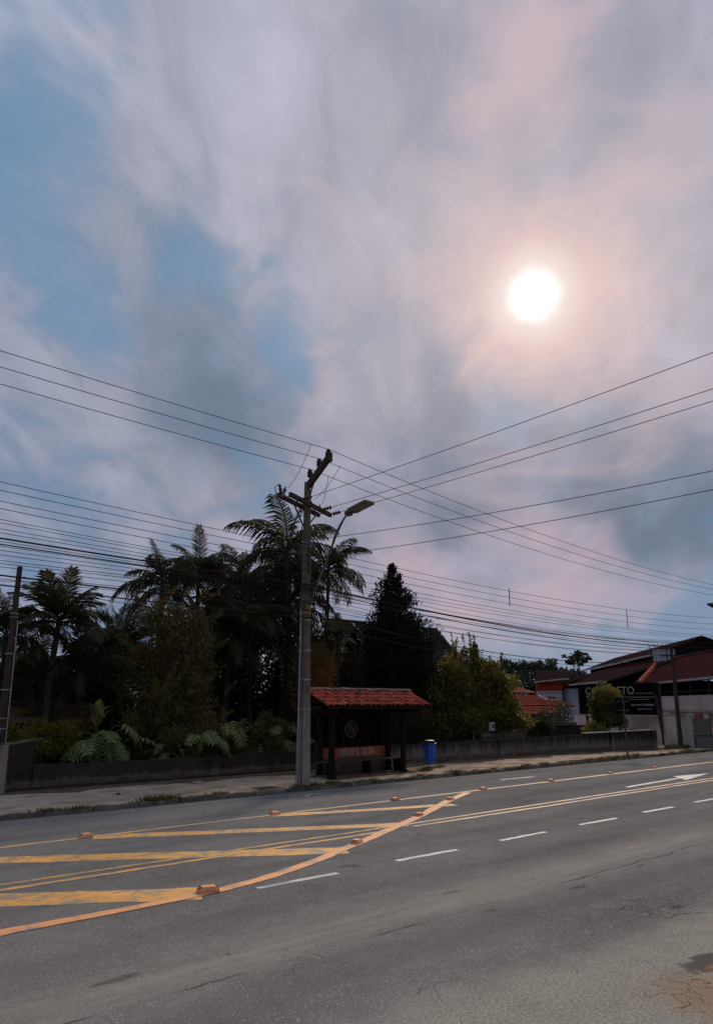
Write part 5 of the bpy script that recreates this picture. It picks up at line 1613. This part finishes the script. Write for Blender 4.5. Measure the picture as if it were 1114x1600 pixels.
def tile_roof(name, mat, parent, p00, p10, p01, p11, cols, rows, amp=0.035, th=0.08):
    """p00-p10 the eave, p01-p11 the ridge: rolled tiles in courses as real relief on a thin slab"""
    p00, p10, p01, p11 = (Vector(p) for p in (p00, p10, p01, p11))
    nrm = (p10 - p00).cross(p01 - p00).normalized()
    if nrm.z < 0:
        nrm = -nrm
    nu, nv = cols * 4, rows * 2
    P00, P10, P01, P11 = (np.array(p) for p in (p00, p10, p01, p11))
    u = np.linspace(0, 1, nu + 1)
    vs = []
    for r in range(rows):
        vs += [(r / rows, 0.55), ((r + 0.999) / rows, 0.0)]
    V = np.array([a for a, _ in vs])
    lift = np.array([b_ for _, b_ in vs]) * amp * 1.4
    uu, vv = np.meshgrid(u, V)
    A = P00 + (P10 - P00) * uu[..., None]
    B = P01 + (P11 - P01) * uu[..., None]
    G = A + (B - A) * vv[..., None]
    h = amp * np.abs(np.sin(uu * cols * math.pi)) + lift[:, None]
    G = G + np.array(nrm) * h[..., None]
    R_, C_ = G.shape[:2]
    idx = np.arange(R_ * C_).reshape(R_, C_)
    f = np.stack([idx[:-1, :-1], idx[:-1, 1:], idx[1:, 1:], idx[1:, :-1]], -1).reshape(-1, 4)
    org = np.array(ORG[parent.name])
    o = link_mesh(name, fast_mesh(name, G.reshape(-1, 3) - org, f, mat), parent)
    q = MB()
    n2 = nrm * -th
    n1 = nrm * -0.03
    q.hexa([p00 + n2, p10 + n2, p11 + n2, p01 + n2, p00 + n1, p10 + n1, p11 + n1, p01 + n1])
    q.build('roof_deck', M['arm_wood'], parent)
    return o


# big shingle-roofed house behind the conifer
hs = thing('shingle_house', 'house with a big old grey shingle roof behind the conifers', 'house', fr(44, 2, 0.1))
ridge_l, ridge_r = fr(45, -1.6, 6.85), fr(45, 4.6, 6.25)
eave_l, eave_r = fr(37.5, -3.0, 2.6), fr(37.5, 6.2, 2.6)
NR = 20
for i in range(NR):
    a0, a1 = i / NR, (i + 1.12) / NR
    a1 = min(a1, 1)
    L0, R0 = eave_l.lerp(ridge_l, a0), eave_r.lerp(ridge_r, a0)
    L1, R1 = eave_l.lerp(ridge_l, a1), eave_r.lerp(ridge_r, a1)
    up_ = Vector((0, 0, 0.055))
    q = MB()
    q.hexa([L0 - up_, R0 - up_, R1 - up_ * 1.5, L1 - up_ * 1.5, L0 + up_, R0 + up_, R1, L1])
    q.build('shingle_course', M['shingle'], hs)
q = MB()
back_l, back_r = fr(52, -3.0, 2.6), fr(52, 6.2, 2.6)
q.face(ridge_l, ridge_r, back_r, back_l)
q.face(ridge_r, eave_r, back_r)
q.face(ridge_l, back_l, eave_l)
q.build('rear_roof', M['shingle'], hs)
MB().tube([ridge_r + Vector((0, 0, 0.05)), eave_r + Vector((0, 0, 0.08))], 0.09, 6).build('hip_cap', M['shingle'], hs)
MB().tube([ridge_l + Vector((0, 0, 0.05)), ridge_r + Vector((0, 0, 0.05))], 0.09, 6).build('ridge_cap', M['shingle'], hs)
q = MB()
c = [fr(38.5, -2.2, 0), fr(38.5, 5.4, 0), fr(51, 5.4, 0), fr(51, -2.2, 0)]
q.hexa(c + [p + Vector((0, 0, 2.62)) for p in c])
q.build('wall', M['ochre'], hs)

# low mossy roof at the left
ms = thing('mossy_shed', 'low shed with a mossy dark tile roof behind the yellow-green shrubs', 'shed', (9.4, 23.4, 0.1))
for i in range(5):
    z0, z1 = 1.62 + i * 0.105, 1.62 + (i + 1.15) * 0.105
    y0, y1 = 22.75 + i * 0.21, 22.75 + (i + 1.15) * 0.21
    MB().hexa([(7.9, y0, z0 - .04), (10.9, y0 + .1, z0 - .04), (10.9, y1 + .1, z1 - .05), (7.9, y1, z1 - .05), (7.9, y0, z0 + .035), (10.9, y0 + .1, z0 + .035), (10.9, y1 + .1, z1 - .01), (7.9, y1, z1 - .01)]).build('tile_course', M['moss_tile'], ms)
MB().box((9.4, 23.9, 0.85), (2.8, 1.6, 1.6)).build('wall', M['old_wall'], ms)
foliage('moss', M['yellow_leaf'], ms, np.array([[8.6, 23.6, 2.14, .6, .3, .05], [9.3, 23.7, 2.16, .6, .25, .05], [8.8, 23.1, 1.85, .5, .3, .06]]), 900, 0.07, 0.6, 0.3, -0.2, 0.5, 77)

# red-roofed houses (built square to the viewing direction)
hr = thing('red_roofed_house', 'low house with bright red and salmon clay roofs, right of the olive tree', 'house', fr(52, 10.5, 0.1))
tile_roof('roof', M['salmon_roof'], hr, fr(53, 7.2, 2.85), fr(52, 11.9, 2.80), fr(58, 9.6, 3.95), fr(58, 9.9, 3.95), 18, 9)
MB().beam(fr(52.9, 9.0, 2.80), fr(52.2, 11.3, 2.76), 0.12, 0.28).build('white_fascia', M['white_trim'], hr)
tile_roof('roof', M['orange_roof'], hr, fr(49.5, 7.5, 1.98), fr(48.5, 13.4, 2.02), fr(53, 8.0, 2.78), fr(52.5, 12.0, 2.70), 26, 9)
tile_roof('roof', M['orange_roof'], hr, fr(47.8, 8.2, 1.50), fr(47, 12.4, 1.55), fr(49.6, 8.2, 1.97), fr(48.6, 12.1, 1.95), 18, 5)
MB().beam(fr(50, 11.5, 2.62), fr(49.2, 11.85, 2.34), 0.12, 0.1).build('white_vent', M['white_trim'], hr)
q = MB()
c = [fr(50, 7.8, 0), fr(49.3, 12.9, 0), fr(57, 12.9, 0), fr(57, 7.8, 0)]
q.hexa(c + [p + Vector((0, 0, 2.0)) for p in c])
w = q.build('wall', M['white_wall'], hr)
for k in range(4):
    p = fr(49.85 - 0.14 * k, 8.6 + 1.08 * k, 1.28)
    MB().box(p, (0.9, 0.12, 0.36), -HEAD * 0 + (HEAD - rad(90)) - 0.13).build('window', M['window'], w)
    for s in (-1, 1):
        MB().box(p + RGT * s * 0.48, (0.06, 0.16, 0.44), HEAD - rad(90) - 0.13).build('window_frame', M['white_trim'], w)
q = MB()
c = [fr(46, 8.0, 0), fr(45.6, 12.6, 0), fr(45.75, 12.6, 0), fr(46.15, 8.0, 0)]
q.hexa(c + [p + Vector((0, 0, 1.06)) for p in c])
t = thing('boundary_wall', 'ochre boundary wall with a pale coping in front of the red-roofed house', 'wall', fr(46, 10, 0.1))
q.build('wall_panel', M['ochre'], t)
MB().beam(fr(46.07, 8.0, 1.09), fr(45.67, 12.6, 1.09), 0.2, 0.05).build('coping', M['white_trim'], t)
t = thing('boundary_wall', 'dark low wall stub left of the small round tree', 'wall', fr(41.5, 11, 0.1))
q = MB()
c = [fr(40.8, 9.6, 0), fr(40.4, 12.2, 0), fr(40.6, 12.2, 0), fr(41.0, 9.6, 0)]
q.hexa(c + [p + Vector((0, 0, 1.0)) for p in c])
q.build('wall_panel', M['old_wall'], t)
q = MB()
q.beam(fr(40.9, 9.6, 1.02), fr(40.5, 12.2, 1.04), 0.28, 0.06)
q.build('coping', M['old_wall'], t)

# the long building on the right; its front runs along r = 14 + 0.1 f


def fc(f, off, z):
    return fr(f, 14 + 0.1 * f + off, z)


bl = thing('long_building', 'long low building with maroon and brown roofs and a dark gallery, on the right', 'building', fc(45, 0, 0.1))
q = MB()
q.hexa([fc(36, 0, -.05), fc(56, 0, -.05), fc(56, 9, -.05), fc(36, 9, -.05), fc(36, 0, 2.56), fc(56, 0, 2.56), fc(56, 9, 2.56), fc(36, 9, 2.56)])
wl = q.build('wall', M['beige'], bl)
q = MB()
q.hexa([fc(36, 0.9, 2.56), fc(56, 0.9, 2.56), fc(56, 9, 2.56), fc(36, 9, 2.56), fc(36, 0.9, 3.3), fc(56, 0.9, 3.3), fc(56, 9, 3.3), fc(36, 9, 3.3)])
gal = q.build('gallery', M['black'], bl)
for f in (37.5, 40.5, 43.5, 46.5, 49.5, 52.5):
    MB().beam(fc(f, 0.06, 2.56), fc(f, 0.06, 3.32), 0.10, 0.10, up=(1, 0, 0)).build('gallery_post', M['dark_pole'], gal)
MB().beam(fc(36, 0.06, 2.80), fc(54, 0.06, 2.80), 0.04, 0.05).build('gallery_rail', M['dark_pole'], gal)
MB().beam(fc(36, -0.02, 1.78), fc(52, -0.02, 1.80), 0.04, 0.05).build('string_course', M['white_trim'], wl)
MB().beam(fc(36, -0.02, 1.64), fc(52, -0.02, 1.66), 0.03, 0.03).build('string_course', M['dark_pole'], wl)
tile_roof('roof', M['maroon_roof'], bl, fc(33, -0.35, 3.34), fc(53.0, -0.35, 3.34), fc(33, 5.6, 5.5), fc(68, 5.6, 5.7), 64, 16)
MB().beam(fc(33, -0.42, 3.36), fc(50.5, -0.42, 3.36), 0.05, 0.10).build('gutter', M['white_trim'], bl)
MB().tube([fc(53.0, -0.3, 3.45), fc(60, 2.6, 4.7), fc(68, 5.6, 5.85)], 0.2, 7).build('hip_cap', M['hip'], bl)
MB().tube([fc(33, 5.6, 5.6), fc(68, 5.6, 5.8)], 0.12, 6).build('ridge_cap', M['dark_roof'], bl)
# terracotta vents, barred window, faded panel
for f0, f1 in ((41.7, 43.2), (44.3, 47.5)):
    n = 6
    for k in range(n):
        a = f0 + (f1 - f0) * k / n
        b_ = f0 + (f1 - f0) * (k + 0.82) / n
        for zz in (1.40, 1.53):
            MB().beam(fc(a, -0.03, zz), fc(b_, -0.03, zz), 0.04, 0.10).build('vent_block', M['terracotta'], wl)
wn = MB().beam(fc(38.0, -0.03, 1.36), fc(40.6, -0.03, 1.36), 0.05, 0.62).build('window', M['window'], wl)
for k in range(6):
    MB().beam(fc(38.0 + k * 0.52, -0.07, 1.05), fc(38.0 + k * 0.52, -0.07, 1.67), 0.05, 0.04, up=(1, 0, 0)).build('window_bar', M['frame'], wn)
for zz in (1.06, 1.26, 1.46, 1.66):
    MB().beam(fc(38.0, -0.075, zz), fc(40.6, -0.075, zz), 0.04, 0.04).build('window_bar', M['frame'], wn)
MB().beam(fc(40.7, -0.04, 0.85), fc(45.4, -0.04, 0.85), 0.04, 1.0).build('faded_panel', M['teal'], wl)
# brown middle wing
tile_roof('roof', M['dark_roof'], bl, fc(62.5, -0.6, 3.80), fc(90, -0.6, 4.0), fc(61, 5.0, 5.55), fc(88, 5.0, 5.9), 44, 12)
MB().beam(fc(62, -0.68, 3.82), fc(90, -0.68, 4.02), 0.06, 0.14).build('gutter', M['white_trim'], bl)
MB().tube([fc(61, 5.0, 5.62), fc(88, 5.0, 5.98)], 0.16, 6).build('ridge_cap', M['hip'], bl)
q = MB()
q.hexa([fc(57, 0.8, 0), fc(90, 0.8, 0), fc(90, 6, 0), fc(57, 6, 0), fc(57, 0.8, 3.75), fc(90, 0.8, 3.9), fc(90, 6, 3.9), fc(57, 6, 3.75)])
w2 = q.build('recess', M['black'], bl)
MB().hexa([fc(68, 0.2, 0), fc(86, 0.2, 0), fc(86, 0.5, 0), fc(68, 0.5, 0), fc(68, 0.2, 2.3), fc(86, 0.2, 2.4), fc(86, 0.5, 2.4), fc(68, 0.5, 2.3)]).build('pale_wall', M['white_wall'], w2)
# upper attic roof
tile_roof('roof', M['dark_roof'], bl, fc(66, 4.4, 6.15), fc(98, 4.4, 6.15), fc(66, 8.8, 7.75), fc(98, 8.8, 7.75), 40, 8)
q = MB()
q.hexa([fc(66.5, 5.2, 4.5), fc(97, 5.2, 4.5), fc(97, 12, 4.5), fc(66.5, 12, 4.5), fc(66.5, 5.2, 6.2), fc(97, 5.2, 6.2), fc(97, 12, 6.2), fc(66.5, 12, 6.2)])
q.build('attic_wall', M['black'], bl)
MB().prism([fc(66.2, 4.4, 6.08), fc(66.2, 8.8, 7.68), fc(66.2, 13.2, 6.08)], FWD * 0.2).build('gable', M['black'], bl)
MB().beam(fc(66, 4.35, 6.12), fc(98, 4.35, 6.12), 0.06, 0.16).build('gutter', M['white_trim'], bl)
q = MB()
q.face(fc(66, 8.8, 7.75), fc(98, 8.8, 7.75), fc(98, 13.2, 6.15), fc(66, 13.2, 6.15))
q.build('rear_roof', M['dark_roof'], bl)
# left end: red cladding over white wall
t = thing('end_house', 'white house with a red upper storey, left of the long building', 'house', fr(80, 20, 0.1))
tile_roof('roof', M['dark_roof'], t, fr(80, 18.0, 4.25), fr(78, 20.8, 4.55), fr(88, 20.3, 5.6), fr(85, 24.5, 5.6), 20, 10)
MB().beam(fr(79.9, 18.0, 4.24), fr(77.9, 20.8, 4.54), 0.08, 0.12).build('gutter', M['white_trim'], t)
q = MB()
c = [fr(80.6, 18.5, 0), fr(79, 20.5, 0), fr(88, 25, 0), fr(88, 20, 0)]
q.hexa(c + [p + Vector((0, 0, 3.3)) for p in c])
w = q.build('wall', M['white_wall'], t)
q = MB()
q.hexa([p + Vector((0, 0, 3.3)) for p in c] + [p + Vector((0, 0, 4.3)) for p in c])
q.build('upper_wall', M['red_wall'], t)
MB().beam(fr(80.5, 18.4, 3.3), fr(78.9, 20.5, 3.3), 0.12, 0.14).build('string_course', M['white_trim'], w)
MB().beam(fr(80.1, 19.0, 2.45), fr(79.4, 19.9, 2.45), 0.1, 0.75).build('window', M['window'], w)
q = MB()
c = [fr(79.8, 21.0, 0), fr(77, 22.6, 0), fr(84, 26, 0), fr(86, 23, 0)]
q.hexa(c + [p + Vector((0, 0, 3.6)) for p in c])
q.build('side_wall', M['white_wall'], t)

# water tank on the maroon roof, behind its ridge
t = thing('water_tank', 'pale square water tank on a frame above the maroon roof', 'water tank', fc(66, 8.2, 5.0))
c = [fr(62, 24.0, 5.4), fr(62, 25.3, 5.4), fr(63.2, 25.3, 5.4), fr(63.2, 24.0, 5.4)]
MB().hexa(c + [p + Vector((0, 0, 0.95)) for p in c]).build('tank', M['tank'], t)
for zz in (5.85, 6.38):
    MB().beam(fr(61.97, 23.95, zz), fr(61.97, 25.35, zz), 0.05, 0.05).build('strap', M['dark_steel'], t)
MB().beam(fr(61.96, 24.65, 5.4), fr(61.96, 24.65, 6.35), 0.05, 0.05, up=(1, 0, 0)).build('strap', M['dark_steel'], t)
for r_ in (23.6, 24.0, 25.3):
    MB().beam(fr(62.6, r_, 3.4), fr(62.6, r_, 6.7 if r_ < 24.1 else 5.4), 0.04, 0.04, up=(1, 0, 0)).build('frame_leg', M['dark_steel'], t)
MB().beam(fr(62.6, 23.4, 6.6), fr(62.6, 25.5, 6.75), 0.03, 0.03).build('antenna_boom', M['dark_steel'], t)
for k in range(6):
    MB().beam(fr(62.6, 23.5 + k * 0.35, 6.45 + .02 * k), fr(62.6, 23.5 + k * 0.35, 6.85 + .02 * k), 0.02, 0.02, up=(1, 0, 0)).build('antenna_rod', M['dark_steel'], t)

# property wall, gate and billboard
t = thing('property_wall', 'pinkish beige wall with a white coping below the billboard', 'wall', (37.1, 17.3, 0.1))
n0, n1 = fr(38.6, 16.05, 0), fr(57, 15.6, 0)
q = MB()
q.hexa([n0 + Vector((0, 0, -.05)), n1 + Vector((0, 0, -.05)), n1 + RGT * .2 + Vector((0, 0, -.05)), n0 + RGT * .2 + Vector((0, 0, -.05)),
        n0 + Vector((0, 0, 1.56)), n1 + Vector((0, 0, 1.36)), n1 + RGT * .2 + Vector((0, 0, 1.36)), n0 + RGT * .2 + Vector((0, 0, 1.56))])
q.build('wall_panel', M['pink_beige'], t)
MB().beam(n0 + RGT * .1 + Vector((0, 0, 1.585)), n1 + RGT * .1 + Vector((0, 0, 1.385)), 0.26, 0.05).build('coping', M['white_trim'], t)
MB().beam(n0 + RGT * .1 + Vector((0, 0, -.05)), n0 + RGT * .1 + Vector((0, 0, 1.6)), 0.22, 0.18, up=(1, 0, 0)).build('end_post', M['white_trim'], t)

t = thing('sliding_gate', 'low grey sheet-metal gate right of the pinkish wall', 'gate', fr(38.5, 16.5, 0.1))
MB().beam(fr(38.6, 16.35, 0.36), fr(37.9, 17.55, 0.36), 0.04, 0.58).build('gate_panel', M['frame'], t)
for z in (0.06, 0.66):
    MB().beam(fr(38.55, 16.3, z), fr(37.85, 17.6, z), 0.06, 0.05).build('gate_frame', M['dark_steel'], t)
for r_, f in ((16.32, 38.58), (17.58, 37.88)):
    MB().beam(fr(f, r_, 0.0), fr(f, r_, 0.7), 0.06, 0.06, up=(1, 0, 0)).build('gate_frame', M['dark_steel'], t)
tag(MB().box(fr(38.2, 17.75, 0.62), (0.5, 0.3, 0.25), HEAD).build('plant_box', M['moss_yellow'], None), 'yellow-green box at the right edge beside the grey gate', 'box')

B0, B1 = fr(46.5, 13.05, 0), fr(41.6, 15.85, 0)
bd = (B1 - B0).normalized()
bn = Vector((bd.y, -bd.x, 0))
if bn.dot(FWD) > 0:
    bn = -bn
BW = (B1 - B0).length
t = thing('billboard', 'black billboard with yellow CONCRETO lettering above the pinkish wall', 'billboard', (B0.x, B0.y, 0.1))
z0, z1 = 1.52, 3.22
bo = MB().hexa([B0 + Vector((0, 0, z0)), B1 + Vector((0, 0, z0)), B1 - bn * .08 + Vector((0, 0, z0)), B0 - bn * .08 + Vector((0, 0, z0)),
                B0 + Vector((0, 0, z1)), B1 + Vector((0, 0, z1)), B1 - bn * .08 + Vector((0, 0, z1)), B0 - bn * .08 + Vector((0, 0, z1))]).build('board', M['billboard'], t)
rz = math.atan2(bd.y, bd.x)
at = lambda u, z, d=0.012: B0 + bd * (BW * u) + bn * d + Vector((0, 0, z))
place_text('lettering', 'CONCRETO', 0.60, M['letter_yellow'], bo, at(0.10, 2.62), rz, BW * 0.625)
for u0, u1, z, h_ in ((0.12, 0.60, 2.46, .035), (0.62, 0.97, 2.46, .035), (0.12, 0.55, 2.34, .035), (0.58, 0.90, 2.34, .03), (0.74, 0.95, 2.66, .03), (0.2, 0.45, 1.98, .04), (0.2, 0.52, 1.83, .03), (0.2, 0.52, 1.72, .03),
                      (0.68, 0.735, 2.05, .07), (0.745, 0.82, 2.05, .06), (0.83, 0.95, 2.06, .085), (0.76, 0.785, 1.82, .09), (0.79, 0.92, 1.84, .04)):
    MB().beam(at(u0, z, .012), at(u1, z, .012), 0.01, h_).build('print_line', M['letter_white'], bo)
MB().beam(at(0.0, 1.50, .03), at(1.0, 1.50, .03), 0.06, 0.06).build('bottom_rail', M['white_trim'], t)
for u in (0.08, 0.5, 1.0):
    MB().beam(at(u, 0, -.14), at(u, 3.2, -.14), 0.12, 0.12, up=(1, 0, 0)).build('post', M['dark_pole'], t)
MB().beam(at(1.03, 0.62, .1), at(0.985, 2.6, .06), 0.12, 0.10, up=(1, 0, 0)).build('prop', M['dark_pole'], t)
# small meter box on the olive tree's post
t = thing('meter_box', 'small white box on a short post under the olive tree', 'box', (25.9, 19.5, 0.1))
MB().box((25.9, 19.5, 1.22), (0.22, 0.14, 0.32)).build('box_body', M['white_trim'], t, bevel=0.01)
MB().box((25.9, 19.42, 1.24), (0.12, 0.02, 0.16)).build('dial', M['window'], t)
MB().tube([(25.9, 19.52, 0), (25.9, 19.52, 1.1)], 0.03, 6).build('post', M['dark_pole'], t)

# ------------------------------------------------------------------ distant wooded hill
gx = np.linspace(-40, 60, 51)
gf = np.linspace(105, 230, 26)
XX, FF = np.meshgrid(gx, gf)


def hill_z(r_, f):
    return 7.6 * np.exp(-((f - 165) / 38.0) ** 2) * np.exp(-((r_ - 31) / 22.0) ** 2) + 0.5


ZZ = hill_z(XX, FF) - 0.45
Wx = FF * FWD.x + XX * RGT.x
Wy = FF * FWD.y + XX * RGT.y
idx = np.arange(XX.size).reshape(XX.shape)
f = np.stack([idx[:-1, :-1], idx[:-1, 1:], idx[1:, 1:], idx[1:, :-1]], -1).reshape(-1, 4)
tag(link_mesh('hill', fast_mesh('hill', np.stack([Wx, Wy, ZZ], -1).reshape(-1, 3), f, M['hill'])), kind='structure')
g = np.random.default_rng(8)
cl = []
for k in range(420):
    r_, f_ = g.uniform(8, 48), g.uniform(128, 165)
    p = fr(f_, r_, 0)
    h_ = g.uniform(1.2, 2.4)
    cl.append([p.x, p.y, hill_z(r_, f_) + h_ * 0.4, h_ * .8, h_ * .8, h_])
wood_root = bpy.data.objects.new('wooded_hillside', None)
ORG['wooded_hillside'] = Vector((0, 0, 0))
bpy.data.objects.remove(wood_root)
P_org = thing('temporary', None, None)
wo = foliage('wooded_hillside', M['conifer_leaf'], P_org, np.array(cl), 42000, 0.55, 0.6, 0.6, 0.1, 0.4, 31)
wo.parent = None
bpy.data.objects.remove(P_org)
tag(wo, kind='stuff')
for i, (r_, f_, s_) in enumerate(((27.5, 150, 2.0), (29.6, 152, 2.3), (31.8, 154, 1.9), (33.5, 150, 2.5), (35.3, 156, 2.2), (37.5, 152, 2.6), (39.2, 150, 2.0), (41.0, 154, 1.8), (25.6, 150, 1.8), (23.8, 152, 2.0))):
    p = fr(f_, r_, float(hill_z(r_, f_)) - 0.3)
    lab = ('hilltop tree with a rounded dark crown, %s along the wooded skyline' % ('eighth', 'seventh', 'sixth', 'fifth', 'fourth', 'third', 'second', 'first', 'ninth', 'tenth')[i] + ' from the right')
    c = (p.x, p.y, p.z + s_ * 0.95)
    bush('hill_tree', lab, 'tree', tuple(p), c, (s_ * .8, s_ * .8, s_ * .55), 900, 0.42, M['dark_leaf'], 400 + i, 'trees on the wooded skyline', 0.6, 0.1, 9, 0.12, (.35, .5), 4)
p = fr(112, 31.6, 0)
bush('hill_tree', 'lone round-crowned tree showing above the brown roofs', 'tree', (p.x, p.y, 0.0), (p.x, p.y, 8.3), (1.9, 1.9, 1.25), 1500, 0.34, M['dark_leaf'], 420, None, 0.5, 0.1, 20, 0.16, (.2, .3), 8)

# ------------------------------------------------------------------ grass along the kerb and wall
g = np.random.default_rng(17)


def grass(name, spots, n, h, seed):
    g = np.random.default_rng(seed)
    sp = np.array(spots)
    k = g.integers(0, len(sp), n)
    c = sp[k]
    P = np.stack([c[:, 0] + g.normal(size=n) * c[:, 3] * 0.5, c[:, 1] + g.normal(size=n) * c[:, 4] * 0.5, c[:, 2]], 1)
    hh = h * c[:, 5] * g.uniform(0.4, 1.3, n)
    A = np.stack([g.normal(size=n) * .45, g.normal(size=n) * .45, np.ones(n)], 1)
    A /= np.linalg.norm(A, axis=1, keepdims=True)
    P = P + A * hh[:, None] * 0.48
    return tag(link_mesh(name, leaf_mesh(name, M['grass'], P, A, hh, 0.12, seed)), kind='stuff')


spots = []
rr = random.Random(4)
for x in np.arange(5, 36, 0.33):
    if rr.random() < (0.9 if 18.5 < x < 31 else 0.42):
        spots.append((x, KERB + 0.13 + rr.uniform(-.06, .12), PAV - 0.02, 0.30, 0.09, rr.uniform(0.4, 1.15) * (1.0 if x > 18 else 0.75)))
for x, y, k in ((8.9, 15.85, 1.3), (9.3, 15.82, 1.2), (10.6, 15.85, .9), (13.4, 15.75, 1.1), (12.9, 15.72, 1.0), (14.1, 15.85, 1.1), (7.2, 15.7, .8), (6.6, 15.72, .9), (19.0, 17.0, 1), (19.5, 17.3, 1), (20.4, 17.6, .8), (18.3, 17.2, .8)):
    spots.append((x, y, PAV - 0.015, 0.3, 0.12, k))
grass('kerb_grass', spots, 9000, 0.115, 5)
spots = [(rr.uniform(36.4, 40.5), rr.uniform(16.9, 17.6), 0.04, 0.5, 0.25, rr.uniform(.6, 1.2)) for _ in range(24)]
grass('verge_grass', spots, 3500, 0.16, 6)
spots = [(x, wall_y(x) - rr.uniform(0.05, 0.5), PAV, 0.35, 0.12, rr.uniform(.3, .8)) for x in np.arange(20, 36, 0.7)]
grass('wall_foot_weeds', spots, 2200, 0.12, 7)
